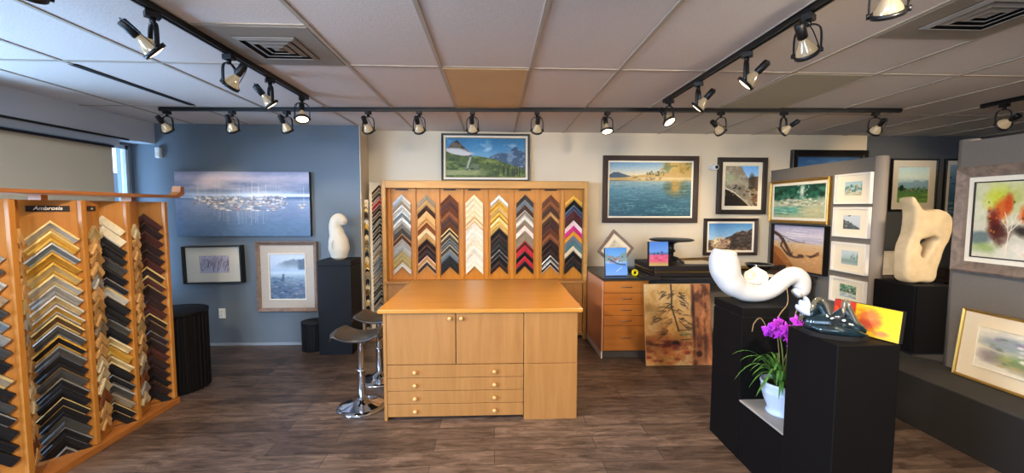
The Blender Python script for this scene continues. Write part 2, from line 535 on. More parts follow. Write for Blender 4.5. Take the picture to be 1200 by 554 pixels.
def diffuser(x0, y0, lb):
    """square ceiling air diffuser in a 2 x 2 ft metal panel"""
    t = thing('ceiling_vent', lb, 'vent', (x0 + GS / 2, y0 + GS / 2, CE))
    h = GS / 2 - .014
    MB().box(-h, h, -h, h, -.008, .0, 0, .001).build('panel', M['ventpanel'], t)
    MB().box(-.17, .17, -.17, .17, -.010, -.007).build('cavity', M['blackdeep'], t)
    for k, r in enumerate((.170, .120, .072, .030)):
        m = MB()
        q = r - .024
        for a in range(4):
            rot = Matrix.Rotation(a * PI / 2, 3, 'Z')
            vs = [rot @ Vector(p) for p in ((-r, -r, -.011), (r, -r, -.011), (q, -q, -.020), (-q, -q, -.020),
                                            (-r, -r, -.0145), (r, -r, -.0145), (q, -q, -.0235), (-q, -q, -.0235))]
            m.poly(vs, [(0, 1, 2, 3), (7, 6, 5, 4), (0, 4, 5, 1), (2, 6, 7, 3), (1, 5, 6, 2), (0, 3, 7, 4)])
        m.build('louver', M['louver'], t)
diffuser(GX - GS, GY - GS, 'square air diffuser in a grey panel beside the left lighting track')
diffuser(GX + 5 * GS, GY - 2 * GS, 'square air diffuser in a brownish panel at the upper right of the ceiling')

# ------------------------------------------------------------------ lighting tracks and heads
def track(lb, p0, p1):
    p0, p1 = Vector((*p0, CE - .036)), Vector((*p1, CE - .036))
    d = p1 - p0; L = d.length
    t = thing('lighting_track', lb, 'lighting track', p0, (0, 0, math.atan2(d.y, d.x)), 'black ceiling lighting tracks')
    m = MB(); m.box(0, L, -.018, -.006, 0, .03); m.box(0, L, .006, .018, 0, .03); m.box(0, L, -.018, .018, .022, .034)
    m.build('rail', M['black'], t)
    box('end_cap', M['black'], -.012, .002, -.02, .02, -.003, .034, t, .002)
    box('end_cap', M['black'], L - .002, L + .012, -.02, .02, -.003, .034, t, .002)
track('long black lighting track running across the ceiling along the back wall', (-3.16, 4.17), (3.83, 3.86))
track('black lighting track on the ceiling running toward the left wall pictures', (-1.61, -2.2), (-1.585, 3.66))
track('black lighting track on the ceiling above the black pedestals', (1.48, -2.2), (1.48, 3.62))
track('short far right black lighting track above the grey wing panels', (4.42, 1.2), (4.42, 3.66))

M['bulbglass'] = mat('lamp_reflector_glass', '#a89c86', .12, metal=.5, coat=.5, emit='#ffd9a0', estr=.22)
M['bulbface'] = mat('lamp_face', '#fff0d8', .2, emit='#ffdfae', estr=5.0)
M['sock'] = mat('lamp_socket_black', '#0e0d0d', .45)
def head_meshes():
    a = MB().box(-.022, .022, -.03, .03, -.03, 0, 0, .003); a.lathe([(.013, -.055), (.013, -.03)], 14)
    y = MB()
    pts = [(-.056, 0, -.178), (-.056, 0, -.11), (-.048, 0, -.072), (-.02, 0, -.052), (.02, 0, -.052), (.048, 0, -.072), (.056, 0, -.11), (.056, 0, -.178)]
    y.sweep(pts, .0065, 6, sub=4, sx=1.6, sy=.6)
    for s in (-1, 1):
        y.lathe([(.011, -.006), (.011, .006)], 10, (s * .058, 0, -.178), axis='X')
    b = MB()
    b.lathe([(.014, .078), (.017, .066), (.026, .048), (.040, .022), (.047, 0), (.047, -.006)], 24, mi=0, cap=False)
    b.lathe([(.047, -.006), (.036, -.012), (.018, -.015), (.0001, -.016)], 24, mi=1, cap=False)
    s = MB().lathe([(.0001, .15), (.018, .15), (.022, .145), (.022, .08), (.018, .074), (.0001, .074)], 18)
    r = MB().lathe([(.047, -.012), (.054, -.012), (.055, .006), (.047, .006), (.047, -.012)], 28, cap=False)
    w = MB().sweep([(0, 0, .148), (.012, .0, .158), (.026, 0, .150), (.042, 0, .11), (.050, 0, .05), (.052, 0, .0)], .0025, 6, sub=4)
    return dict(adapter=(a, M['black']), yoke=(y, M['black']), bulb=(b, [M['bulbglass'], M['bulbface']]),
                socket=(s, M['sock']), ring=(r, M['black']), lamp_wire=(w, M['black']))
_head = None
def track_head(x, y, target, lb, power=40, z=CE - .036, spot=True, size=1.15):
    """one adjustable head: adapter, yoke, bulb, socket, ring, wire"""
    global _head
    piv = Vector((x, y, z - .178))
    d = Vector(target) - piv
    phi = math.atan2(-d.x, d.y)
    tau = math.atan2(math.hypot(d.x, d.y), -d.z)
    t = thing('track_light', lb, 'track light', (x, y, z), (0, 0, phi), 'adjustable black track lights')
    if _head is None:
        _head = {}
        for n, (mb, mm) in head_meshes().items():
            _head[n] = mb.build(n, mm, t)
        ch = _head
    else:
        ch = {}
        for n, src in _head.items():
            c = src.copy(); C.objects.link(c); c.parent = t; ch[n] = c
    for n, c in ch.items():
        if n in ('bulb', 'socket', 'ring', 'lamp_wire'):
            c.location = (0, 0, -.178); c.rotation_euler = (tau, 0, 0)
    if spot:
        L = bpy.data.lights.new('lamp_beam', 'SPOT')
        L.energy = power * (.85 if size < 2 else 1); L.color = (1.0, .76, .47) if size < 2 else (1.0, .85, .66); L.spot_size = size; L.spot_blend = .6; L.shadow_soft_size = .045
        lo = bpy.data.objects.new('lamp_beam', L); C.objects.link(lo); lo.parent = t
        lo.location = Vector((0, 0, -.178)) + Euler((tau, 0, 0)).to_matrix() @ Vector((0, 0, -.03)); lo.rotation_euler = (tau, 0, 0)
    return t
def ty(x):
    return 4.17 + (x + 3.16) * (-.31 / 6.99)
for x, tg, lb, pw in (
        (-3.105, (-3.0, 4.97, 1.5), 'track light over the left edge of the harbour canvas', 22),
        (-2.485, (-2.5, 4.97, 1.2), 'track light centred above the harbour canvas', 22),
        (-1.966, (-1.75, 4.9, 1.3), 'track light above the white bird sculpture on its black pedestal', 22),
        (-1.194, (-1.0, 5.2, 1.2), 'track light above the upper left corner of the tall sample case', 24),
        (-.711, (-.6, 5.2, 1.2), 'track light just left of the mountain picture on the sample case', 27),
        (-.205, (-.15, 5.2, 1.1), 'track light hanging before the left part of the mountain picture', 17),
        (.406, (.4, 5.2, 1.1), 'track light hanging at the right edge of the mountain picture', 27),
        (1.072, (1.2, 3.0, .0), 'brightly lit track light facing the room left of the lake picture', 45),
        (2.147, (3.5, 4.55, 1.4), 'track light above the framed rock arch picture', 75),
        (2.743, (1.95, 5.28, 1.4), 'track light with socket tilted right before the top dark frame', 60),
        (3.609, (3.9, 5.28, 1.3), 'rightmost track light on the long track, above the dark-framed blue picture', 40)):
    track_head(x, ty(x), tg, lb, pw)
for x, y, tg, lb, pw in (
        (-1.597, 1.55, (-2.7, 2.2, .8), 'track light cut off by the photo top edge at upper left', 28),
        (-1.60, 2.09, (-.3, 3.6, .6), 'nearest full track light on the left track, aimed at the worktop', 70),
        (-1.59, 2.64, (-2.75, 2.75, .9), 'second track light on the left track, aimed down at the moulding rack', 50),
        (-1.59, 3.10, (-.6, 3.9, .8), 'third track light on the left track with its wire loop showing', 60),
        (-1.586, 3.58, (-1.1, 2.6, .0), 'end track light of the left track, facing the room', 45),
        (1.48, 1.56, (2.4, 2.6, .3), 'track light cut by the photo top edge right of the right track', 45),
        (1.48, 1.97, (2.6, 2.7, .9), 'large near track light on the right track with glass cone showing', 45),
        (1.48, 2.45, (.2, 3.4, .8), 'track light on the right track aimed down left at the worktop', 70),
        (1.48, 3.03, (.3, 3.9, .8), 'track light on the right track above the water picture', 60),
        (1.48, 3.53, (2.0, 2.7, 1.0), 'end track light of the right track, facing the white spiral sculpture', 35),
        (4.42, 3.50, (4.9, 5.2, 1.7), 'track light on the short far right track', 80)):
    track_head(x, y, tg, lb, pw)
# unseen heads added along the tracks as warm fill light
for x, y, tg, lb in ((-1.60, .75, (-.6, 2.6, 0), 'added unseen track light for fill on the left track, ahead of the camera'), (-1.60, -1.0, (.2, 1.0, 0), 'added unseen track light for fill on the left track, behind the camera'),
                     (1.48, .75, (1.4, 3.0, 0), 'added unseen track light for fill on the right track, ahead of the camera'), (1.48, -1.0, (2.2, 1.0, 0), 'added unseen track light for fill on the right track, behind the camera'),
                     (4.42, 1.9, (3.2, 2.9, .4), 'added track light for fill on the far right track, hidden by the near wing panel')):
    track_head(x, y, tg, lb, 185, size=2.4)
# ------------------------------------------------------------------ moulding samples
PAL = dict(silver='#b9b6ae', pewter='#8f8d88', gold='#c4973f', palegold='#cfb478', bronze='#6e5535', charcoal='#3a3836', black='#171516',
           taupe='#86755f', natural='#d2a468', tan='#b08650', chocolate='#3d261a', walnut='#5e3520', mahogany='#43201a', chestnut='#7a4526',
           cream='#d3c29c', ivory='#cfc8b8', white='#d2cec2', red='#a81f2c', burgundy='#4a1a24', navy='#2c3a55', slate='#5f6a74',
           pink='#e7b9bd', magenta='#b8266a', amber='#d08a2a', teal='#4d6f70', khaki='#9a8a5c', espresso='#2a1a17', grey='#9c9a98')
def smat(c):
    metal = .55 if c in ('silver', 'gold', 'palegold', 'pewter', 'bronze') else 0.0
    return mat('moulding_' + c, PAL[c], .4 if metal else .5, metal, var=.12, scale=30, spec=.28)
PROFILES = [
    [(0, 0), (0, .9), (.22, 1.0), (.4, .72), (.78, .5), (.86, .62), (1, .55), (1, 0)],
    [(0, 0), (0, .8), (.12, .9), (.5, .95), (.86, .78), (.92, .5), (1, .5), (1, 0)],
    [(0, 0), (0, .55), (.2, .62), (.5, .62), (.66, .95), (.9, 1.0), (1, .8), (1, 0)],
]
def sample(col, lip, a, w, dep, prof, loc, rz, label, group, vertical, aR=None):
    """one mitred corner of picture moulding; apex at the origin, legs down at 45 degrees, facing local -y"""
    pr = PROFILES[prof]
    n = len(pr); k2 = math.sqrt(.5)
    aR = a if aR is None else aR
    vs = []
    for st in (-1, 0, 1):
        for s, d in pr:
            s *= w
            e = a if st < 0 else aR
            if st == 0:
                p = (0, -s / k2)
            elif vertical:
                p = (st * e, -e - s / k2)
            else:
                p = (st * (e - s * k2), -e - s * k2)
            vs.append((p[0], -d * dep, p[1]))
    mb = MB()
    for st in (0, 1):
        for i in range(n - 1):
            b = st * n + i
            lipf = lip and (pr[i][0] >= .76 or pr[i + 1][0] <= .22) and 0 < i < n - 2
            mb.poly([vs[b], vs[b + 1], vs[b + 1 + n], vs[b + n]], [(0, 1, 2, 3)], 1 if lipf else 0)
    for st in (0, 2):
        mb.poly(vs[st * n:(st + 1) * n], [tuple(range(n))], 2)
    for st in (0, 1):   # flat back
        mb.poly([vs[st * n], vs[st * n + n - 1], vs[st * n + 2 * n - 1], vs[st * n + n]], [(0, 1, 2, 3)], 2)
    o = mb.build('moulding_sample', [smat(col), smat(lip or col), M['endgrain'] if not vertical else smat(col)], None, loc, (0, 0, rz))
    return tag(o, label, 'moulding sample', group)

def words(c, lip):
    names = dict(palegold='pale gold', natural='natural wood')
    a = names.get(c, c)
    return a + (' moulding corner with ' + names.get(lip, lip) + ' lip' if lip and lip != c else ' moulding corner')

def column(cols, top, step, a, w, dep, place, rz, where, group, vertical, aR=None, jit=.0):
    """samples lapped one under the other down a board; place = point on the board face under the apex"""
    z = top
    for i, c in enumerate(cols):
        lip = None
        if isinstance(c, tuple):
            c, lip = c
        wi = w * (rnd.uniform(.97, 1.0) if vertical else rnd.uniform(.85, 1.12))
        nx = math.sin(rz), -math.cos(rz)
        sample(c, lip, a * rnd.uniform(1 - jit, 1 + jit), wi, dep * rnd.uniform(.75, 1.1), rnd.randrange(3),
               (place[0] + nx[0] * .0015, place[1] + nx[1] * .0015, z), rz,
               f'{words(c, lip)}, {ORD[i]} {where}', group, vertical, aR)
        z -= max(step, wi / math.sqrt(.5) * 1.0 + .0015) if not vertical else max(step, wi / math.sqrt(.5) + .001)
    return z

# ------------------------------------------------------------------ the zigzag sample rack on the left
XF = -2.65
FY = [2.40, 2.80, 3.125, 3.475]
RET = [(-.13, .165), (-.062, .185), (-.07, .19)]
rack = thing('moulding_rack', 'tall zigzag oak-coloured rack of moulding corner samples on the left', 'display rack', (-2.75, 2.8, 0))
RO = Vector((-2.75, 2.8, 0))
def board(name, p, q, z0, z1, th=.014, m=None):
    p, q = Vector(p) - RO.xy, Vector(q) - RO.xy
    d = (q - p).normalized(); n = Vector((d.y, -d.x)) * th      # n points to the room side
    v = [p, q, q - n, p - n]
    return MB().prism([(c.x, c.y) for c in v], z0, z1, 0, 'XY').build(name, m or M['rack'], rack)
faces, rets = [], []
for i, y in enumerate(FY):
    f = (XF, y)
    prev = (XF - .192, y - .188)
    faces.append((prev, f)); board('facing_panel', prev, f, .05, 1.665)
    if i < 3:
        v = (XF + RET[i][0], y + RET[i][1])
        rets.append((f, v)); board('return_panel', f, v, .05, 1.665)
    MB().box(-.012, .014, -.016, .016, .05, 1.665, 0, .003).build('corner_post', M['rack'], rack, (XF - RO.x + .002, y - RO.y, 0))
b = MB(); b.box(-.33, .13, -.75, .70, .0, .045, 0, .003)
b.build('base_tray', M['rackdark'], rack)
b = MB(); b.box(-.34, .14, -.80, .73, 1.700, 1.722, 0, .003)
b.build('top_plank', M['plank'], rack)
b = MB(); b.prism([(.73, 1.698), (.80, 1.700), (.865, 1.735), (.862, 1.795), (.825, 1.800), (.815, 1.752), (.77, 1.723), (.73, 1.722)], .06, .13, 0, 'YZ')
b.build('end_hook', M['plank'], rack)
for yy in (-.72, .0, .66):
    box('top_support', M['plank'], -.2, -.12, yy - .02, yy + .02, 1.66, 1.702, rack)
def text_mesh(s, size, m, name, parent, loc, rot, ext=.0008, bold=0.0):
    cu = bpy.data.curves.new('lettering', 'FONT'); cu.body = s; cu.size = size; cu.extrude = ext; cu.align_x = 'CENTER'; cu.align_y = 'CENTER'
    cu.offset = bold; cu.shear = .2
    tmp = bpy.data.objects.new('lettering_tmp', cu); C.objects.link(tmp)
    bpy.context.view_layer.update()
    me = bpy.data.meshes.new_from_object(tmp.evaluated_get(bpy.context.evaluated_depsgraph_get()))
    bpy.data.objects.remove(tmp)
    me.materials.append(m)
    return link(name, me, parent, loc, rot)
# the name plates at the head of the boards
def plate(p, q, t, w, h, z, text):
    p, q = Vector(p), Vector(q); d = (q - p).normalized(); n = Vector((d.y, -d.x))
    c = p + (q - p) * t + n * .001 - RO.xy
    a = math.atan2(d.y, d.x)
    s = MB().box(-w / 2, w / 2, -.004, 0, -h / 2, h / 2, 0, .001).build('name_plate', M['fespresso'], rack, (c.x, c.y, z), (0, 0, a))
    if text:
        text_mesh(text, h * .86, mat('sign_lettering', '#efe7d6', .5), 'lettering', s, (0, -.0048, .002), (PI / 2, 0, 0), bold=.0006)
    else:
        for k in range(3):
            box('lettering', mat('sign_lettering', '#cfc6b4', .5), -.012 + k * .009, -.006 + k * .009, -.0048, -.004, -.006, .005, s)
    return s
plate(*faces[1], .47, .185, .036, 1.612, 'Ambrosia')
plate(*rets[1], .55, .09, .034, 1.612, None)

def mid(seg, t=.5):
    (x0, y0), (x1, y1) = seg
    return (x0 + (x1 - x0) * t, y0 + (y1 - y0) * t)
def ang(seg):
    (x0, y0), (x1, y1) = seg
    return math.atan2(y1 - y0, x1 - x0)
Bk = 'black'
colA = [('silver', 'palegold'), ('gold', 'palegold'), ('slate', 'silver'), ('gold', None), ('palegold', 'gold'), ('silver', 'palegold'), ('pewter', 'silver'),
        ('palegold', 'silver'), ('gold', 'silver'), ('bronze', 'palegold'), ('charcoal', 'silver'), ('black', 'gold'), ('charcoal', 'pewter'),
        (Bk, None), ('charcoal', 'bronze'), (Bk, 'pewter'), (Bk, None), (Bk, 'palegold'), (Bk, None), ('charcoal', None), (Bk, 'pewter'), (Bk, None), ('charcoal', 'pewter')]
colB = ['cream', ('cream', 'ivory'), Bk, Bk, ('charcoal', None), Bk, (Bk, 'pewter'), ('silver', 'palegold'), Bk, Bk, ('charcoal', 'pewter'), Bk,
        ('palegold', 'cream'), ('gold', None), ('palegold', 'cream'), Bk, (Bk, 'pewter'), ('charcoal', 'silver'), 'taupe', (Bk, 'palegold'), Bk]
colC = ['mahogany', 'espresso', 'mahogany', 'espresso', 'espresso', 'mahogany', ('espresso', 'palegold'), ('mahogany', 'palegold'), 'espresso', 'espresso',
        'mahogany', ('espresso', 'palegold'), 'espresso', ('espresso', 'pewter'), 'espresso', 'mahogany', 'espresso', 'espresso', Bk, 'espresso', Bk]
col0 = ['pewter', 'charcoal', ('pewter', 'silver'), 'taupe', 'charcoal', ('slate', 'pewter'), 'pewter', 'charcoal', Bk, ('taupe', 'palegold'), Bk, 'charcoal',
        (Bk, 'pewter'), Bk, Bk, Bk]
G = 'moulding samples on the zigzag rack'
column(colA, 1.54, .0615, .124, .046, .032, mid(faces[1], .49), ang(faces[1]), 'under the lettered rack sign', G, False, jit=.02)
column(colB, 1.565, .067, .118, .048, .030, mid(faces[2], .54), ang(faces[2]), 'on the rack column headed cream', G, False, jit=.02)
column(colC, 1.575, .067, .112, .048, .026, mid(faces[3], .53), ang(faces[3]), 'on the rack column beside blue wall', G, False, jit=.02)
column(col0, 1.45, .07, .108, .052, .028, mid(faces[0]), ang(faces[0]), 'on the rack column at photo edge', G, False, jit=.03)
retcols = ['natural', 'tan', 'natural', 'cream', 'natural', 'palegold', 'tan', 'cream', 'natural', 'silver', 'natural', 'chestnut', 'tan', 'natural', 'cream', 'taupe', 'natural', 'tan']
for r_, wh in zip(rets, ('edge-on behind the nearest rack post', 'edge-on behind the post beside the sign',
                         'edge-on beside the dark red-brown column')):
    rnd.shuffle(retcols)
    column([(c, None) for c in retcols[:17]], 1.50, .080, .078, .052, .024, mid(r_, .5), ang(r_), wh, G, False, jit=.04)

# ------------------------------------------------------------------ the sample case on the back wall
UX0, UX1, UF, UB, UT = -1.34, 1.14, 5.05, 5.268, 1.945
t = thing('sample_case', 'wide maple wall case of eight moulding sample columns behind the worktable', 'display case', ((UX0 + UX1) / 2, UF, 0))
ux = (UX1 - UX0) / 2; D = UB - UF
m = MB()
m.box(-ux, -ux + .045, 0, D, .0, UT, 0, .003); m.box(ux - .045, ux, 0, D, .0, UT, 0, .003)
m.box(-ux + .045, ux - .045, .002, D, UT - .085, UT - .002, 0, .003)
m.build('carcass', M['maplecase'], t)
box('top_board', M['maplecase'], -ux - .006, ux + .006, -.008, D, UT - .004, UT + .004, t, .002)
box('back_panel', M['orange'], -ux + .045, ux - .045, .115, .13, .74, UT - .085, t)
CX = [-1.125, -.828, -.547, -.244, .061, .378, .697, .985]
c0 = (UX0 + UX1) / 2
for k in range(9):
    x = (CX[k - 1] + CX[k]) / 2 - c0 if 0 < k < 8 else (CX[0] - .155 - c0 if k == 0 else CX[7] + .135 - c0)
    MB().box(x - .022, x + .022, .098, .115, .74, UT - .085, 0, .003).build('divider_batten', M['orange'], t)
for k, (cx, bl) in enumerate(zip(CX, (1, 0, 1, 1, 0, 1, 1, 0))):
    if bl:
        MB().box(cx - c0 - .075, cx - c0 + .075, .108, .1145, UT - .108, UT - .09, 0, .001).build('name_plate', M['fespresso'], t)
MB().box(-ux + .02, ux - .02, -.03, D, .705, .738, 0, .004).build('ledge', M['maple'], t)
for k in range(4):
    x0 = -ux + .05 + k * (2 * ux - .1) / 4; x1 = x0 + (2 * ux - .1) / 4 - .006
    d = MB().box(x0, x1, -.004, .014, .095, .70, 0, .002).build('door', M['maple'], t)
    kx = x1 - .045 if k % 2 == 0 else x0 + .045
    if k == 3: kx = x1 - .045
    MB().lathe([(.0001, -.032), (.010, -.030), (.013, -.024), (.010, -.014), (.006, -.010), (.007, 0)], 14, (kx, -.004, .45), axis='Y').build('knob', M['knobwood'], d)
box('bottom_rail', M['maple'], -ux + .045, ux - .045, -.004, .014, .055, .09, t, .002)
box('kick_plate', M['black'], -ux + .045, ux - .045, .03, .05, 0, .055, t)
wallcols = [
    ['pewter', ('taupe', 'silver'), ('silver', None), ('slate', 'silver'), 'silver', ('pewter', None), 'charcoal', ('chocolate', 'tan'), 'grey', 'pewter', ('khaki', None), 'khaki', ('silver', 'tan')],
    ['taupe', 'tan', 'chocolate', 'natural', ('tan', 'natural'), 'chestnut', ('cream', 'natural'), 'tan', 'espresso', ('black', 'chestnut'), 'espresso', ('tan', 'pink'), ('chocolate', 'cream')],
    ['walnut', 'mahogany', 'walnut', 'chestnut', 'chocolate', 'walnut', ('charcoal', 'palegold'), ('charcoal', 'cream'), ('slate', 'charcoal'), ('charcoal', 'cream'), 'slate', 'black', 'black'],
    ['cream', ('cream', 'ivory'), 'cream', ('cream', 'palegold'), ('cream', 'tan'), 'ivory', 'white', 'ivory', ('ivory', 'cream'), 'white', 'ivory', 'white', 'ivory'],
    [('silver', 'pewter'), ('gold', None), ('palegold', 'gold'), ('gold', 'bronze'), ('palegold', 'gold'), ('palegold', 'gold'), 'black', 'espresso', 'black', ('black', 'charcoal'), ('black', 'pewter'), 'black', 'espresso'],
    ['charcoal', ('slate', 'taupe'), 'chocolate', ('taupe', 'grey'), ('ivory', 'grey'), 'taupe', ('ivory', 'pink'), 'taupe', 'taupe', ('chocolate', 'red'), ('red', None), ('black', None), ('red', None), 'black'],
    ['walnut', ('chestnut', 'walnut'), 'chocolate', ('tan', 'chestnut'), 'chocolate', 'mahogany', 'walnut', 'chestnut', 'espresso', 'espresso', 'espresso', ('charcoal', 'silver'), ('espresso', 'silver')],
    [('gold', None), 'black', ('navy', 'slate'), 'burgundy', 'mahogany', ('pink', 'white'), 'magenta', ('amber', None), 'slate', 'teal', ('ivory', 'palegold'), 'black', 'espresso', 'black']]
where = ['in the leftmost silver wall case column', 'in the tan second wall case column', 'in the red-brown wall case column', 'in the white wall case column',
         'in the gold-and-black wall case column', 'in the red-banded wall case column', 'in the walnut wall case column', 'in the multicoloured rightmost wall case column']
for cx, cc, wh in zip(CX, wallcols, where):
    n = len(cc); stp = .885 / n
    column(cc, 1.79, stp, .106, stp * .705, .030, (cx, UF + .115), 0, wh, 'moulding samples in the wall case', True)

# narrow corner rack between the slate wall return and the case
t = thing('corner_sample_rack', 'narrow sample rack squeezed between the blue wall corner and the wall case', 'display rack', (-1.45, 5.2, 0))
pA, pB = Vector((-1.495, 5.095)), Vector((-1.385, 5.205)); off = Vector((-1.45, 5.2))
dd = (pB - pA).normalized(); nn = Vector((dd.y, -dd.x)) * .012
MB().prism([((v - off).x, (v - off).y) for v in (pA, pB, pB - nn, pA - nn)], .02, 1.93, 0, 'XY').build('facing_panel', M['linerlight'], t)
MB().box(-.10, -.052, -.135, -.125, .02, 1.72, 0, .001).build('side_panel', M['linerlight'], t)
MB().box(-.10, .09, -.125, .06, 0, .02).build('base_tray', M['rackdark'], t)
cc = ['chocolate', 'taupe', 'charcoal', ('red', 'ivory'), ('red', None), ('burgundy', 'ivory'), 'chocolate', ('charcoal', 'ivory'), 'espresso', ('navy', 'ivory'), 'black', ('charcoal', 'silver'),
      'black', ('black', 'ivory'), 'grey', ('charcoal', 'silver'), 'grey', 'taupe', ('pewter', 'silver'), 'slate', ('navy', 'silver'), 'slate', ('navy', 'silver'), 'taupe', ('charcoal', 'ivory'),
      'pewter', ('black', 'silver'), 'charcoal', ('slate', 'silver'), 'black', ('taupe', 'ivory'), ('charcoal', 'silver')]
column(cc, 1.90, .0465, .095, .022, .02, (-1.408, 5.182), PI / 4, 'on the corner rack facing the room', 'moulding samples on the corner rack', True, aR=.02)
cc = ['cream', ('palegold', 'black'), 'chocolate', ('ivory', 'black'), 'gold', 'black', ('cream', 'gold'), 'bronze', ('palegold', 'black'), 'black', 'cream', 'gold', ('black', 'palegold'), 'taupe', 'black', ('cream', 'black'),
      'bronze', 'black', 'palegold', 'black', 'cream', 'gold', 'black', 'taupe']
column(cc, 1.70, .066, .022, .042, .02, (-1.526, 5.065), 0, 'on the corner rack thin side strip', 'moulding samples on the corner rack', True)

# ------------------------------------------------------------------ worktable
t = thing('worktable', 'large maple worktable with two doors and four flat drawers in the room centre', 'worktable', (-.10, 3.12, 0))
m = MB()
m.box(-.735, -.712, -.005, 1.2, 0, .838, 0, .002); m.box(.712, .735, 0, 1.2, .03, .838, 0, .002)
m.box(-.712, .712, 1.17, 1.2, .03, .838); m.box(-.712, .712, .02, 1.17, .05, .09)
m.box(-.712, .32, .016, .03, .44, .455)
m.build('carcass', M['maple'], t)
MB().box(-.765, .77, -.035, 1.235, .838, .868, 0, .004).build('worktop', M['mapletop'], t)
box('toe_kick', M['black'], -.712, .33, .05, .065, 0, .06, t)
MB().box(.326, .735, -.012, .018, .44, .836, 0, .002).build('upper_end_panel', M['maple'], t)
MB().box(.326, .735, -.016, .018, .0, .437, 0, .002).build('lower_end_panel', M['maple'], t)
def knob(x, z, par, y=-.006, s=1.0):
    MB().lathe([(.0001, -.034 * s), (.012 * s, -.032 * s), (.016 * s, -.024 * s), (.012 * s, -.014 * s), (.007 * s, -.009 * s), (.009 * s, .001)], 16, (x, y, z), axis='Y').build('knob', M['knobwood'], par)
for x0, x1, kx in ((-.709, -.194, -.235), (-.188, .322, -.148)):
    d = MB().box(x0, x1, -.006, .016, .44, .832, 0, .002).build('door', M['maple'], t)
    knob(kx, .795, d)
for k in range(4):
    z1 = .434 - k * .1015
    d = MB().box(-.709, .322, -.006, .4, z1 - .0975, z1, 0, .002).build('drawer', M['maple'], t)
    knob(-.50, z1 - .05, d); knob(.10, z1 - .05, d)

# ------------------------------------------------------------------ stools
def stool(x, y, rz, lb):
    t = thing('bar_stool', lb, 'bar stool', (x, y, 0), (0, 0, rz), 'chrome bar stools')
    MB().lathe([(.0001, 0), (.185, 0), (.193, .006), (.188, .014), (.15, .024), (.09, .038), (.05, .055), (.034, .075), (.0001, .075)], 40).build('base_plate', M['chrome'], t)
    MB().lathe([(.031, .05), (.031, .30), (.036, .302), (.036, .32), (.0001, .32)], 24, cap=False).build('lower_column', M['chrome'], t)
    MB().lathe([(.024, .30), (.024, .585), (.06, .59), (.0001, .592)], 24, cap=False).build('upper_column', M['chrome'], t)
    m = MB()   # saddle seat: a curved sheet with rolled ends
    nu, nv = 24, 12
    vs = []
    def zf(u):
        return .618 + .045 * abs(u) ** 3 - .05 * (max(0, abs(u) - .86) / .14) ** 2 - .010 * math.cos(u * 3)
    for s in (0, 1):
        for i in range(nu + 1):
            u = -1 + 2 * i / nu
            for j in range(nv + 1):
                v = -1 + 2 * j / nv
                wd = .175 * (1 - .12 * (1 - abs(u)) - .25 * max(0, abs(u) - .75))
                vs.append((u * .190, v * wd, zf(u) - .014 * v * v - (.016 if s else 0)))
    n1 = (nu + 1) * (nv + 1); fs = []
    idx = lambda s, i, j: s * n1 + i * (nv + 1) + j
    for i in range(nu):
        for j in range(nv):
            fs.append((idx(0, i, j), idx(0, i + 1, j), idx(0, i + 1, j + 1), idx(0, i, j + 1)))
            fs.append((idx(1, i, j), idx(1, i, j + 1), idx(1, i + 1, j + 1), idx(1, i + 1, j)))
        fs.append((idx(0, i, 0), idx(1, i, 0), idx(1, i + 1, 0), idx(0, i + 1, 0)))
        fs.append((idx(0, i, nv), idx(0, i + 1, nv), idx(1, i + 1, nv), idx(1, i, nv)))
    for j in range(nv):
        fs.append((idx(0, 0, j), idx(0, 0, j + 1), idx(1, 0, j + 1), idx(1, 0, j)))
        fs.append((idx(0, nu, j), idx(1, nu, j), idx(1, nu, j + 1), idx(0, nu, j + 1)))
    m.poly(vs, fs, 0, True)
    for sg in (-1, 1):
        m.sweep([(sg * .185, -.120, zf(1) - .006), (sg * .192, -.06, zf(1) - .004), (sg * .192, .06, zf(1) - .004), (sg * .185, .120, zf(1) - .006)], [.014, .021, .021, .014], 12, sub=5)
    m.build('seat', M['acrylic'], t)
    m = MB().sweep([(.02, .02, .58), (.05, .09, .575), (.06, .17, .565)], .006, 8); m.sweep([(.06, .165, .565), (.062, .19, .563)], .011, 8)
    m.build('height_lever', M['chrome'], t)
stool(-1.082, 3.36, .05, 'nearer chrome bar stool with smoked saddle seat left of the worktable')
stool(-1.085, 3.90, -.04, 'farther chrome bar stool, partly hidden behind the nearer one')

# ------------------------------------------------------------------ drawer cabinet and counter
t = thing('drawer_cabinet', 'orange wood cabinet of five drawers under the black counter', 'drawer cabinet', (1.415, 4.37, 0))
m = MB(); m.box(-.245, .245, .02, .86, .08, .853, 0, .002); m.build('body', M['drawer'], t)
box('side_panel', M['sidelit'], -.262, -.246, .0, .875, .075, .852, t, .001)
box('side_base_trim', mat('base_trim_pale', '#cfc6bd', .5), -.262, -.247, .01, .875, 0, .073, t)
box('kick_plate', mat('kick_grey', '#4a423c', .6), -.245, .245, .05, .07, 0, .08, t)
zt = .842
for k, hgt in enumerate((.128, .122, .122, .112, .275)):
    d = MB().box(-.240, .240, .0, .019, zt - hgt + .005, zt, 0, .002).build('drawer', M['drawer'], t)
    zc = zt - hgt * .45
    MB().sweep([(-.055, 0, zc), (-.052, -.02, zc), (0, -.026, zc), (.052, -.02, zc), (.055, 0, zc)], .0042, 8).build('handle', M['chrome'], d)
    zt -= hgt
t = thing('counter', 'black laminate counter along the back wall, carrying clutter', 'counter', (2.3, 4.35, 0))
box('worktop', M['counter'], -1.152, 1.2, -.005, .905, .856, .884, t, .003)
box('apron', M['counter'], -.62, 1.2, .03, .05, .79, .856, t)
box('end_panel', M['counter'], 1.17, 1.2, .05, .9, 0, .856, t)

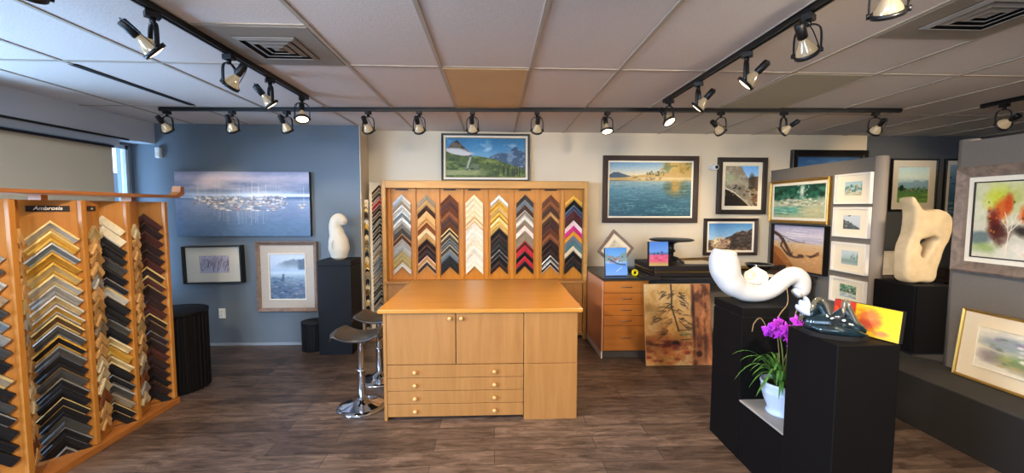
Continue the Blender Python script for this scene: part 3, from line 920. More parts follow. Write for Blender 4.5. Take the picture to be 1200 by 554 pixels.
t = thing('portfolio_case', 'big flat black case with a brass band lying on the counter', 'case', (2.17, 4.42, .8855))
m = MB(); m.box(-.43, .52, 0, .66, 0, .042, 0, .004); m.build('body', M['fespresso'], t)
box('band', M['brass'], -.435, .525, -.004, .664, .042, .056, t, .002)
m = MB(); m.box(-.432, .522, -.002, .662, .056, .112, 0, .006); m.build('lid', M['fespresso'], t)
t = thing('shallow_tray', 'thin dark tray with a worn edge at the left end of the flat black case', 'tray', (1.64, 4.80, .8855))
m = MB(); m.rings(.14, .60, [(0, 0), (0, .035), (.012, .04), (.02, .035), (.022, .012)])
m.build('rim', M['fespresso'], t, (0, -.60, 0), (-PI / 2, 0, 0))
box('bed', M['counter'], -.06, .06, -.59, -.01, .004, .012, t)
t = thing('turntable_stand', 'black cast iron pedestal stand with a round tilted top on the flat case', 'stand', (2.05, 4.74, .9985))
MB().lathe([(.0001, .276), (.225, .276), (.245, .270), (.248, .262), (.225, .252), (.10, .244), (.05, .225), (.0001, .225)], 48).build('round_top', M['black'], t)
MB().lathe([(.05, .225), (.034, .21), (.03, .16), (.045, .145), (.05, .13), (.03, .115), (.03, .07), (.06, .05), (.065, .03), (.05, .02), (.0001, .02)], 24, cap=False).build('column', M['black'], t)
for k in range(4):
    a = PI / 4 + k * PI / 2
    MB().sweep([(.03 * math.cos(a), .03 * math.sin(a), .06), (.08 * math.cos(a), .08 * math.sin(a), .05), (.13 * math.cos(a), .13 * math.sin(a), .014), (.155 * math.cos(a), .155 * math.sin(a), .012)],
               [.018, .015, .012, .012], 8, sub=5).build('foot', M['black'], t)
MB().lathe([(.034, -.006), (.034, .006), (.012, .007), (.012, -.007)], 20, (-.075, .0, .10), axis='Y').build('hand_wheel', M['black'], t)
MB().sweep([(-.02, 0, .1), (-.075, 0, .1)], .008, 8).build('wheel_shaft', M['black'], t)
tape = MB(); tape.lathe([(.018, -.012), (.034, -.012), (.038, -.008), (.038, .008), (.034, .012), (.018, .012), (.018, -.012)], 24, cap=False, axis='Y')
o = tape.build('yellow_tape', mat('yellow_tape', '#e8cf12', .4), None, (1.535, 4.46, .923), (0, 0, .2)); tag(o, 'bright yellow roll of tape standing on the counter edge', 'tape roll')
t = thing('paper_pile', 'loose sheets of cream paper lying on the flat black case', 'paper', (2.36, 4.72, .9982))
for k in range(3):
    MB().box(-.18, .18, -.14, .14, .0006 * k, .0006 * k + .0005).build('sheet', M['matcream'], t, (0, .02 * k, 0), (0, 0, .12 * k - .1))
t = thing('moulding_length', 'dark and gilt moulding length lying slantwise on the flat case', 'moulding', (2.42, 4.98, .999), (0, 0, .25))
m = MB().prism([(-.022, 0), (.022, 0), (.022, .012), (.006, .022), (-.01, .024), (-.022, .016)], -.24, .24, 0, 'YZ'); m.build('stick', M['fbrown'], t)
box('gilt_edge', M['fgold'], -.24, .24, -.0245, -.022, .002, .014, t)
t = thing('moulding_length', 'pale moulding length lying over the right end of the counter', 'moulding', (2.95, 4.86, .8855), (0, 0, -.1))
m = MB().prism([(-.02, 0), (.02, 0), (.02, .03), (.0, .045), (-.02, .03)], -.22, .30, 0, 'YZ'); m.build('stick', M['fgoldpale'], t)
box('lip', M['fbrown'], -.22, .30, -.0225, -.02, .0, .02, t)
t = thing('catch_bowl', 'dark bowl half hidden behind the white spiral sculpture on the counter', 'bowl', (3.03, 4.62, .8855))
MB().lathe([(.0001, .003), (.06, 0), (.08, .02), (.14, .10), (.147, .105), (.138, .105), (.075, .028), (.0001, .02)], 32).build('bowl_shell', M['black'], t)
MB().lathe([(.147, .1), (.152, .106), (.145, .112), (.138, .106)], 32, cap=False).build('rim', M['chrome'], t)
t = thing('wood_offcut', 'small brown wood offcut at the counter end by the wing panel', 'wood block', (3.32, 4.62, .8855), (0, 0, .3))
MB().box(-.03, .03, -.05, .05, 0, .09, 0, .004).build('block', M['fbrown'], t)
box('sawn_face', M['endgrain'], -.028, .028, -.0512, -.05, .003, .087, t)
t = thing('paper_pile', 'white folded papers behind the spiral sculpture at the counter right end', 'paper', (2.96, 4.42, .8855))
for k in range(3):
    MB().box(-.14, .14, -.05, .05, .004 * k, .004 * k + .003).build('sheet', M['matboard'], t, (0, 0, 0), (0, 0, .2 * k - .2))
# ------------------------------------------------------------------ the artworks
def art_harbour():
    A = Art(300, 140, 11)
    A.grad([(0, '#8b8fae'), (.10, '#a9a2b6'), (.22, '#8e93b0'), (.30, '#6d82a6'), (.36, '#a6bfe0'), (.42, '#5f7fae'), (.45, '#7c93bb'), (.6, '#6b82ac'), (.8, '#52739c'), (1, '#47698f')], wob=.06)
    n = A.noise(3, 9)
    A.put(np.clip((n - .45) * 4, 0, 1) * A.band(0, .36, .1), '#c3b2bf', .55)
    A.put(np.clip((.48 - n) * 4, 0, 1) * A.band(.08, .36, .1), '#4d628b', .6)
    A.put(A.band(.335, .40, .02) * np.clip((A.U - .25) * 3, 0, 1), '#d3e2f3', .75)
    A.put(A.band(.38, .425, .01) * np.clip((A.U - .6) * 3, 0, 1), '#35598f', .8)
    A.put(A.band(.385, .41, .008) * np.clip((.25 - A.U) * 5, 0, 1), '#d8e4f2', .8)
    A.dabs(260, (.14, .82), (.38, .50), .02, .022, ['#ddd3ca', '#b9b0ae', '#94888c', '#6f7688', '#e9e1d6', '#7d6a6a', '#a9b6c8', '#5d6b82'], .8)
    A.dabs(170, (.24, .80), (.48, .60), .024, .016, ['#e6dac8', '#cdb095', '#ece5da', '#b59c8e', '#5d6f86', '#8496ae', '#6d7d96'], .8)
    A.dabs(9, (.42, .75), (.48, .62), .012, .018, ['#b8605a', '#c27468', '#a95a5e'])
    A.dabs(8, (.90, .99), (.43, .56), .02, .02, ['#e0cfa0', '#7c8796', '#d6c4b4'])
    for k in range(42):
        u = A.r.uniform(.16, .8); t = A.r.uniform(.16, .34); A.stroke([(u, t), (u, .44)], .0035, '#c9cad6', .4)
    for u in (.57, .33, .3, .93, .955):
        A.stroke([(u, .14 if u < .9 else .24), (u, .46)], .004, '#d9d4d8', .6)
    for k in range(34):
        u = A.r.uniform(.28, .72); A.stroke([(u, .6), (u, A.r.uniform(.66, .82))], .006, ['#a9bad2', '#c9b9b0', '#93abc9'][k % 3], .35)
    return A.mottle(.03, 30, 40)
def art_trees_etching():
    A = Art(120, 70, 5, '#bcbacb')
    A.dabs(120, (0, 1), (0, 1), .05, .07, ['#b9b3c6', '#a7a2ba', '#dcd9e2', '#8d88a6'], .5)
    for k in range(55):
        u = A.r.uniform(.02, .98); l = A.r.uniform(-.12, .14) + (.1 if u > .6 else 0)
        A.stroke([(u, A.r.uniform(.5, 1)), (u + l, A.r.uniform(0, .45))], .012, ['#4b4663', '#5f5a78', '#7b3f52', '#3b3a55'][k % 4], .75)
    A.put(A.band(.82, 1.0, .1), '#c9c6d4', .6)
    return A
def art_misty_lake():
    A = Art(120, 170, 6)
    A.grad([(0, '#c3cddc'), (.2, '#bac8da'), (.36, '#a7bdd6'), (.42, '#bfd2e2'), (.5, '#93a9bd'), (.7, '#5f7791'), (1, '#3f5876')])
    A.put(A.below([0, .2, .4, .7, 1], [.30, .22, .14, .10, .13], .03, 14, .03) * np.clip((.34 - A.V) / .12, 0, 1) * np.clip((A.U - .12) * 3, 0, 1), '#6e7f8e', .85)
    A.put(A.below([.75, .8, 1], [.4, .14, .1], .04, 20, .02) * np.clip((.36 - A.V) / .03, 0, 1) * np.clip((A.U - .76) * 12, 0, 1), '#54667a', .9)
    A.put(A.below([0, .1, .3, .5, 1], [.54, .50, .52, .62, .74], .04, 10) , '#4d6480', .6)
    A.dabs(90, (0, 1), (.52, 1), .11, .022, ['#3c506b', '#55708c', '#7991a8', '#2f4059', '#8f99a6', '#6a6f7c'], .75)
    A.dabs(26, (.4, 1), (.62, .95), .16, .014, ['#8d8088', '#a0a4ad', '#5e5562'], .7)
    A.stroke([(.36, .56), (.38, .46)], .03, '#3c4f64', .8)
    return A.mottle(.03, 20, 30)
def art_mountain():
    A = Art(220, 116, 3)
    A.grad([(0, '#3a82ae'), (.3, '#5896bd'), (.5, '#86b0c8'), (1, '#a9c0c8')], wob=.15)
    A.put(np.clip((A.noise(5, 5) - .56) * 6, 0, 1) * A.band(0, .4, .1), '#cfdde6', .7)
    m = A.below([.5, .6, .68, .76, .82, .88, .95, 1], [.52, .44, .36, .40, .27, .22, .30, .36], .05, 14)
    A.put(m * np.clip((A.U - .52) * 20, 0, 1), '#47617c'); A.put(m * np.clip((A.noise(14, 10) - .5) * 8, 0, 1) * np.clip((A.U - .55) * 20, 0, 1), '#8fa7bd', .7)
    m2 = A.below([0, .05, .1, .14, .18, .22, .32, .36], [.30, .20, .10, .02, .12, .22, .40, .5], .05, 14) * np.clip((.34 - A.U) * 30, 0, 1)
    A.put(m2, '#4a4640'); A.put(m2 * np.clip((A.noise(16, 12) - .48) * 8, 0, 1), '#8a7a66', .75)
    A.put(A.blob(.08, .34, .22, .10, .4) + A.blob(.2, .40, .18, .07, .4), '#ded9d6', .95)
    A.put(A.below([0, .12, .26, .4, .6, .8, 1], [.33, .42, .48, .46, .52, .66, .80], .02, 12), '#59693c')
    hill = A.below([0, .12, .26, .4, .6, .8, 1], [.33, .42, .48, .46, .52, .66, .80], .02, 12)
    A.put(hill * np.clip((A.noise(12, 14) - .5) * 6, 0, 1), '#8c9a52', .8)
    A.put(hill * np.clip((.46 - A.noise(14, 10)) * 8, 0, 1), '#39522c', .8)
    A.stroke([(.31, .5), (.29, .62), (.27, .74), (.3, .8)], .03, '#c6cdc4', .8)
    A.dabs(14, (.22, .4), (.66, .8), .05, .03, ['#5e665c', '#7d8478', '#434b3e'])
    A.put(A.band(.80, .96, .03) * np.clip((.6 - A.U) * 4, 0, 1), '#a7a878', .85)
    for k in range(26):
        u = A.r.uniform(.62, .95); b = .98 - A.r.uniform(0, .08); A.stroke([(u, b), (u, b - A.r.uniform(.12, .3))], .012, ['#2b3a2a', '#3c4f34', '#1f2c22'][k % 3], .9)
    return A.mottle(.035, 40, 30)
def art_shore():
    A = Art(250, 165, 9)
    A.grad([(0, '#6ea0cd'), (.12, '#a9c4d4'), (.22, '#e5dcc0'), (.30, '#e8d2a4'), (.34, '#9db7bd'), (.5, '#5e93aa'), (.75, '#3f7a90'), (1, '#2f6577')])
    A.put(A.below([0, .06, .12, .18, .26, .32], [.24, .19, .18, .21, .25, .29], .02, 8) * np.clip((.30 - A.V) * 60, 0, 1) * np.clip((.34 - A.U) * 20, 0, 1), '#3c5d78')
    A.put(A.below([.18, .3, .5, .7, 1], [.29, .24, .22, .17, .12], .02, 20) * np.clip((.36 - A.V) * 40, 0, 1), '#c9a868')
    A.put(A.blob(.85, .08, .26, .17, .5, .5), '#caa54e', .9); A.put(A.blob(.80, .04, .12, .12, .5, .5), '#dcb765', .9); A.put(A.blob(.70, .08, .05, .14, .5, .5), '#6f7a4c', .85)
    A.dabs(30, (.62, 1), (.02, .2), .03, .04, ['#8c8a4a', '#d8b868', '#b98e40', '#6a6f42'], .6)
    A.dabs(30, (.45, .68), (.17, .24), .018, .028, ['#57603f', '#7b7448', '#a58a55'])
    A.put(A.band(.27, .34, .02) * np.clip((A.U - .22) * 5, 0, 1), '#e3cfa2', .8)
    A.dabs(18, (.3, .62), (.28, .33), .03, .012, ['#7a6a58', '#94806a', '#5e5346'])
    A.put(A.band(.5, 1.01, .3), '#2f6a7c', .55)
    A.put(A.blob(.80, .47, .15, .22, .5, .4) * (A.V > .36), '#8d7a3c', .75); A.put(A.blob(.8, .44, .07, .14, .6, .3), '#c99a3e', .7)
    A.put(A.blob(.93, .5, .1, .2, .6, .4) + A.blob(.70, .46, .07, .12, .6, .4), '#3d5f52', .7)
    for k in range(260):
        v = A.r.uniform(.37, .98); u = A.r.uniform(-.05, 1); l = A.r.uniform(.02, .10) * (.6 + v)
        A.stroke([(u, v), (u + l / 2, v + .006), (u + l, v)], .006, ['#86b7c7', '#2c5f7a', '#a8cdd6', '#3f7a94', '#1f4f66', '#6ea3ac'][k % 6], .5)
    A.dabs(60, (0, 1), (.78, 1), .02, .012, ['#2c6a6a', '#77a89c', '#b9cfc4', '#245560'], .6)
    A.put(A.band(.33, .36, .01) * np.clip((.36 - A.U) * 4, 0, 1), '#3a5f79', .7)
    return A.mottle(.03, 50, 40)
def art_rock_arch():
    A = Art(120, 150, 12, '#77aede')
    A.grad([(0, '#6fa6d8'), (.4, '#aecbe6'), (1, '#bcd0dd')])
    A.put(A.below([.6, .75, .9, 1], [.36, .28, .25, .27], .03, 8), '#6d5c4c')
    A.put(A.below([0, .2, .45, .55, .7, .85, 1], [.0, -.05, -.02, .12, .34, .55, .66], .02, 12), '#8c8271')
    A.put(np.clip((A.noise(10, 10) - .5) * 6, 0, 1) * A.below([0, .45, .7, .9], [-.05, .02, .36, .62]), '#b5ab98', .7)
    A.put(A.blob(.1, .32, .36, .16, .6), '#a9b48c', .6); A.put(A.blob(.42, .42, .4, .1, .6), '#c1b49a', .6)
    A.put(A.blob(.8, .42, .12, .28, .4), '#4e473c', .7)
    A.put(A.below([0, .3, .6, .8, 1], [.55, .66, .82, .95, 1.02], .03, 8), '#2c2420', .95)
    A.dabs(40, (0, .9), (.48, .75), .06, .035, ['#3c332a', '#6a5a48', '#8f7c64', '#2f3a28', '#a58a68'])
    A.stroke([(.02, .55), (.3, .66), (.6, .86), (.78, .99)], .022, '#d8cbb4', .95)
    A.stroke([(.5, .78), (.66, .9), (.76, .99)], .03, '#a99c86', .8)
    A.dabs(18, (.8, 1), (.7, 1), .08, .04, ['#6b4c34', '#8c6a48', '#4a382a'])
    return A.mottle(.04, 30, 36)
def art_headland():
    A = Art(150, 100, 13)
    A.grad([(0, '#4f82ad'), (.35, '#83a9c6'), (.6, '#a9bfcb'), (1, '#8c8a80')], wob=.1)
    A.put(A.below([.3, .5, .65, .78, .86, 1], [.62, .46, .32, .26, .34, .16], .03, 12), '#433d3a')
    A.put(A.below([.3, .5, .65, .78, 1], [.62, .46, .32, .3, .2], .03, 12) * np.clip((A.noise(12, 10) - .5) * 6, 0, 1), '#7b6a62', .7)
    A.put(A.blob(.26, .74, .24, .26, .3, .5), '#d9c39a'); A.put(A.blob(.36, .76, .16, .2, .3, .5), '#a88a78', .8); A.put(A.blob(.2, .68, .1, .16, .5, .4), '#eadcb6', .9)
    A.dabs(40, (.1, .5), (.58, .92), .035, .06, ['#c8ab82', '#8e6f60', '#e8d6b0', '#6f5a54', '#a7856e'], .7)
    A.dabs(46, (.4, 1), (.5, .95), .05, .05, ['#4b5548', '#5e4a40', '#39332f', '#7b6654', '#55483f'], .7)
    A.put(A.band(.90, 1, .04), '#6d5a48', .9); A.dabs(30, (0, 1), (.86, 1), .05, .03, ['#a88c6c', '#54453a', '#86705a'])
    A.dabs(8, (.62, .8), (.3, .45), .012, .03, ['#c8b8b0', '#b05a50'])
    return A.mottle(.035, 30, 24)
def art_night():
    A = Art(130, 60, 15)
    A.grad([(0, '#2c5580'), (.4, '#3f6c96'), (.7, '#27405e'), (1, '#1b2a3c')], wob=.1)
    A.dabs(30, (0, 1), (.1, .5), .12, .04, ['#4f7ba4', '#36608c', '#6a8cab'], .5)
    return A
def art_river():
    A = Art(170, 96, 16)
    A.grad([(0, '#2f6b54'), (.3, '#1f5a48'), (.44, '#9db59a'), (.6, '#d3cfb0'), (.8, '#7fb09a'), (1, '#c9c191')])
    A.dabs(120, (0, 1), (0, .44), .07, .10, ['#12402f', '#1e5a44', '#3a7f66', '#0e3328', '#57907a', '#1a4a3a'], .75)
    A.put(A.blob(.58, .2, .06, .3, .8), '#e9f0e0', .95); A.dabs(14, (.5, .7), (.0, .4), .03, .06, ['#a8cdb4', '#dfeadb'], .7)
    A.dabs(110, (0, 1), (.42, .62), .05, .03, ['#ece4cc', '#b8b59a', '#8c957e', '#f2edd8', '#6f8a78', '#c8b892'], .85)
    A.put(A.band(.62, .86, .08) * np.clip((.75 - A.U) * 3, 0, 1), '#5fae98', .7)
    A.dabs(40, (0, .7), (.62, .9), .09, .02, ['#3f8c7a', '#9cd0bc', '#e3e7cc', '#2f6f60'], .65)
    A.put(A.blob(.8, .8, .34, .2, .6), '#d9cda0', .8); A.dabs(30, (.5, 1), (.66, 1), .06, .02, ['#e9dfba', '#b5a878', '#cdbd8a'], .7)
    return A.mottle(.04, 30, 24)
def art_beach():
    A = Art(150, 112, 17)
    A.grad([(0, '#cfc3cc'), (.1, '#bdb3c4'), (.22, '#d8cdd0'), (.34, '#c9bfc6'), (.42, '#d8b48a'), (.6, '#cf9d66'), (1, '#bd8650')])
    for k in range(26):
        v = A.r.uniform(.1, .38); A.stroke([(A.r.uniform(0, .5), v), (A.r.uniform(.5, 1), v + .01)], .01, ['#ece6e6', '#a79db4', '#c7bcc8'][k % 3], .7)
    A.put(A.below([0, .15, .3, .42, .5], [.50, .58, .76, .92, 1.02], .01, 5), '#a9672f')
    A.put(A.below([0, .12, .24, .36], [.66, .76, .9, 1.02], .01, 5), '#8c4f22')
    A.stroke([(.02, .20), (.12, .26), (.2, .36), (.3, .56), (.36, .66)], .055, '#4a3124'); A.stroke([(.1, .22), (.3, .32), (.5, .38), (.62, .37)], .014, '#6e5a4e')
    A.stroke([(.2, .32), (.16, .5), (.3, .68), (.4, .70)], .03, '#3b2820'); A.stroke([(.3, .6), (.34, .72), (.5, .72), (.58, .68)], .03, '#5a3a28')
    A.put(A.blob(.56, .68, .08, .05, .4), '#54382a'); A.stroke([(.66, .66), (.76, .66), (.86, .56)], .03, '#6a4530'); A.stroke([(.72, .67), (.86, .60)], .03, '#4b3022')
    A.dabs(16, (.1, .4), (.25, .7), .02, .05, ['#8c6248', '#2f2018', '#a87c5c'], .6)
    A.dabs(50, (.3, 1), (.45, 1), .06, .012, ['#dcae78', '#b98250', '#e8c08c'], .5)
    return A.mottle(.03, 24, 20)
def art_small(k):
    A = Art(64, 50, 30 + k)
    if k == 0:
        A.grad([(0, '#8fb7c0'), (.4, '#b9cdc6'), (1, '#c9bb98')]); A.dabs(30, (0, 1), (.3, .7), .1, .16, ['#3f6a6a', '#6d8f80', '#a98a5c', '#2f5560'], .8); A.dabs(14, (0, 1), (.7, 1), .2, .06, ['#d8c9a8', '#8f8a6a'], .8)
    if k == 1:
        A.grad([(0, '#c9cdd0'), (1, '#b5bcc0')]); A.put(A.below([0, .5, 1], [.3, .6, .9], .06, 8), '#4d5557'); A.dabs(20, (0, .7), (.45, 1), .1, .08, ['#6b6258', '#3a4244', '#8c8a86'], .8); A.dabs(5, (.1, .5), (.02, .1), .1, .05, ['#3a3a36'])
    if k == 2:
        A.grad([(0, '#c6cfd0'), (.5, '#a8bab8'), (.7, '#7f958c'), (1, '#a9b5b0')]); A.dabs(12, (.5, 1), (.3, .6), .05, .2, ['#66806e', '#8a9c8c', '#53695c'], .7)
    if k == 3:
        A.grad([(0, '#a9c0a4'), (.5, '#5e7a62'), (.7, '#c9c9bc'), (1, '#8faab0')]); A.dabs(40, (0, 1), (0, .6), .1, .1, ['#2f5a3c', '#4f8058', '#20402c', '#8aa98c'], .8); A.dabs(8, (.3, .7), (.4, .65), .09, .08, ['#b8473c', '#e8e4da', '#3a3834'], .9); A.dabs(10, (0, 1), (.75, 1), .2, .05, ['#cddbe0', '#5d7f90'], .7)
    return A.mottle(.03, 20, 20)
def art_fields():
    A = Art(110, 130, 18)
    A.grad([(0, '#b9d2da'), (.3, '#cfe0df'), (.42, '#a9c3cc'), (.55, '#7f9fb0'), (.60, '#6d8f72'), (.75, '#5b7f4e'), (1, '#7f9c5c')])
    A.put(A.below([0, .2, .4, .6, .8, 1], [.46, .40, .45, .36, .40, .36], .04, 8) * (A.V < .6), '#8aa9bd', .85)
    A.dabs(30, (0, 1), (.57, .68), .06, .03, ['#2f4f3c', '#44684a', '#5a7a50']); A.put(A.blob(.14, .58, .08, .10, .4, .4), '#23382a')
    A.dabs(8, (.1, .5), (.62, .68), .04, .015, ['#e8e6dc', '#a9563c']); A.dabs(30, (0, 1), (.7, 1), .2, .02, ['#47703c', '#8fae62', '#6c8f4c'], .7)
    return A.mottle(.03, 20, 24)
def art_bluewater():
    A = Art(60, 120, 19)
    A.grad([(0, '#9dbbd0'), (.3, '#5d87a8'), (.6, '#3b6384'), (1, '#2b4b60')]); A.dabs(60, (0, 1), (.2, 1), .12, .03, ['#8fb2c6', '#24465e', '#b9cdd6', '#40697c', '#35563f'], .7)
    return A
def art_autumn():
    A = Art(230, 170, 21)
    A.grad([(0, '#d2cfa9'), (.4, '#dcd5b6'), (.7, '#cfc8b2'), (1, '#d9d2bf')], wob=.2)
    A.put(np.clip((A.noise(4, 5) - .5) * 4, 0, 1), '#c3c79a', .5)
    A.put(A.blob(.24, .22, .16, .26, .7, .8), '#c9cf3c', .85); A.put(A.blob(.42, .22, .16, .22, .7, .8), '#b5b85a', .7); A.put(A.blob(.7, .26, .2, .26, .8, .8), '#d8c860', .7)
    A.put(A.blob(.30, .36, .13, .20, .6, .9), '#d4561f', .8); A.put(A.blob(.36, .28, .06, .15, .6, .7), '#c8501f', .85); A.put(A.blob(.56, .42, .12, .14, .6, .9), '#e2551a', .9); A.put(A.blob(.8, .44, .14, .14, .6, .9), '#d2691f', .85)
    A.put(A.blob(.22, .55, .10, .24, .6, .8), '#7d2418', .85); A.put(A.blob(.27, .66, .13, .18, .6, .8), '#4a1f16', .85); A.put(A.blob(.54, .62, .16, .10, .6, .9), '#2f241f', .9); A.put(A.blob(.75, .62, .16, .12, .6, .8), '#5c2a18', .8)
    A.put(A.blob(.08, .74, .14, .12, .5, .4), '#5f7272', .8); A.put(A.blob(.14, .86, .2, .10, .7, .6), '#93a860', .8)
    A.put(A.blob(.62, .86, .3, .14, .7, .5), '#e9ddcc', .9); A.put(A.blob(.66, .92, .16, .05, .7, .5), '#e08a5c', .7)
    for p in ([(.37, .92), (.38, .7), (.36, .5), (.33, .4)], [(.38, .72), (.42, .52), (.46, .4)], [(.38, .66), (.44, .58), (.5, .5)], [(.37, .6), (.31, .5)], [(.36, .96), (.365, .8)], [(.41, .55), (.40, .42)]):
        A.stroke(p, .009, '#ead9bd', .95)
    A.dabs(40, (.15, .95), (.15, .75), .02, .03, ['#e8741f', '#c9cf4c', '#8c2f18', '#f0b040', '#3a2a20'], .6)
    return A.mottle(.035, 30, 24)
def art_flowers():
    A = Art(170, 120, 22, '#e5dfcf')
    A.put(A.blob(.5, .52, .52, .46, .35, .6), '#b9bda0', .8); A.put(A.blob(.2, .3, .22, .24, .6, .6), '#8a98a6', .8); A.put(A.blob(.1, .66, .13, .2, .6, .6), '#8a7a86', .7)
    A.put(A.blob(.55, .76, .46, .2, .6, .5), '#8c7a54', .8); A.put(A.blob(.4, .64, .3, .16, .6, .5), '#6f8c5a', .8)
    A.dabs(70, (.1, .95), (.2, .85), .05, .05, ['#7f9a68', '#a9b07c', '#5f7a54', '#8c7aa0', '#b8a468', '#7a86a0'], .6)
    A.dabs(70, (.3, .9), (.25, .65), .045, .04, ['#eeeadf', '#f5f2ea', '#dcd6e0'], .85); A.dabs(12, (.35, .9), (.3, .6), .03, .035, ['#ecd24a', '#e8c838', '#f2e07c'], .95)
    A.dabs(14, (.5, .95), (.2, .5), .05, .03, ['#8a5f8c', '#a878a0', '#6f4f86'], .7)
    return A.mottle(.03, 30, 24)
def art_bamboo():
    A = Art(150, 190, 23)
    A.grad([(0, '#c89a5c'), (.3, '#cfa468'), (.55, '#c98f4c'), (.66, '#a8642c'), (.75, '#8c3f20'), (.84, '#b5642c'), (1, '#c48a48')], wob=.12)
    n = A.noise(7, 9)
    A.put(np.clip((n - .5) * 5, 0, 1), '#dbb57c', .6); A.put(np.clip((.44 - n) * 6, 0, 1), '#a8742f', .5)
    r = np.clip((A.U - .68) * 30, 0, 1)
    A.put(r, '#9c5a34', .85); A.put(r * np.clip((A.noise(8, 6) - .5) * 6, 0, 1), '#c0794a', .8); A.put(r * np.clip((.46 - A.noise(9, 5)) * 7, 0, 1), '#4f2a1c', .8)
    A.put(A.blob(.73, .4, .03, .6, .7, .6), '#2f2119', .8); A.put(A.blob(.9, .75, .05, .3, .7, .8), '#3c1f18', .7)
    A.put(A.blob(.3, .735, .34, .05, .5, .8), '#4f1f16', .8); A.put(A.blob(.46, .735, .08, .05, .5, .5), '#241512', .9); A.put(A.blob(.8, .86, .06, .05, .5, .5), '#2a1712', .8)
    A.dabs(50, (0, .7), (.70, .98), .09, .03, ['#b8502c', '#d08a44', '#8c3a20', '#c87434', '#6d2a1c'], .6)
    A.stroke([(.40, 0), (.41, .15), (.40, .28), (.45, .42), (.50, .58)], .014, '#33261c', .95)
    for k in range(84):
        c = [(.30, .12), (.40, .10), (.52, .14), (.28, .30), (.42, .26), (.55, .22), (.20, .42), (.38, .44), (.55, .42), (.62, .50), (.30, .58), (.46, .34)][k % 12]
        u, v = c[0] + A.r.uniform(-.05, .05), c[1] + A.r.uniform(-.04, .04); s = 1 if c[0] > .43 else -1
        l = A.r.uniform(.05, .12); d = A.r.uniform(.0, .9)
        col = ['#2f241b', '#4a3726', '#1f1712', '#6a4c2c'][k % 4]
        A.stroke([(u, v), (u + s * l * .5, v + l * d * .4)], .008, col, .9); A.stroke([(u + s * l * .5, v + l * d * .4), (u + s * l, v + l * d)], .0045, col, .9)
    for v in (.575, .63, .69):
        A.stroke([(.52, v), (.68, v - .01)], .008, '#33261c', .8)
    A.put(A.blob(.6, .62, .1, .03, .6), '#7f8a4c', .5)
    return A.mottle(.05, 30, 36)
def art_poppy():
    A = Art(150, 90, 24, '#e8c81e')
    A.grad([(0, '#e6bf1a'), (.6, '#ecd02a'), (1, '#e0b838')])
    A.put(np.clip((.36 - A.U) * 40, 0, 1), '#b32a1e', .95); A.dabs(14, (0, .36), (0, .7), .06, .1, ['#d8392a', '#8c1f1a', '#e2602c'], .7)
    A.put(A.blob(.10, .82, .16, .2, .5), '#e8a878', .9)
    A.put(A.blob(.55, .48, .24, .42, .5, .5), '#d8663c', .9); A.put(A.blob(.58, .4, .16, .26, .7, .6), '#e08a50', .7); A.put(A.blob(.5, .62, .14, .22, .7, .6), '#b8443a', .75); A.put(A.blob(.75, .84, .14, .12, .6, .5), '#c87a5c', .8)
    return A.mottle(.04, 16, 16)
def art_blocka():
    A = Art(60, 76, 25); A.grad([(0, '#4f92d8'), (.35, '#74aee4'), (.45, '#cfe0ee'), (.6, '#5f98e0'), (1, '#79a8f0')], wob=.1)
    A.put(A.below([0, .5, 1], [.2, .35, .12], .05, 8) * (A.V < .5), '#7d8f86', .8); A.dabs(26, (.15, .8), (.32, .56), .08, .05, ['#c8626c', '#3c5568', '#e8e2dc', '#7d8894'], .8); A.stroke([(.15, .4), (.55, .58), (.9, .62)], .03, '#3c4a5c'); A.stroke([(.5, .85), (.75, .7)], .015, '#d6e4f4')
    return A
def art_blockb():
    A = Art(56, 70, 26); A.grad([(0, '#4a7fd0'), (.42, '#6f9fe0'), (.5, '#44689c'), (.55, '#d86a86'), (.8, '#e0607c'), (.9, '#c9a25c'), (1, '#d0b070')])
    A.dabs(26, (.1, .95), (.52, .82), .1, .06, ['#e8567a', '#f08aa0', '#b83a5c', '#d8486c'], .8); A.dabs(8, (.2, .8), (.42, .54), .06, .06, ['#2f4a78', '#3a3f58']); return A
def art_sketch():
    A = Art(40, 34, 27, '#cfc3ad'); A.dabs(16, (.1, .9), (.1, .9), .1, .1, ['#8c7c68', '#6a5c4e', '#a89a84'], .6); return A

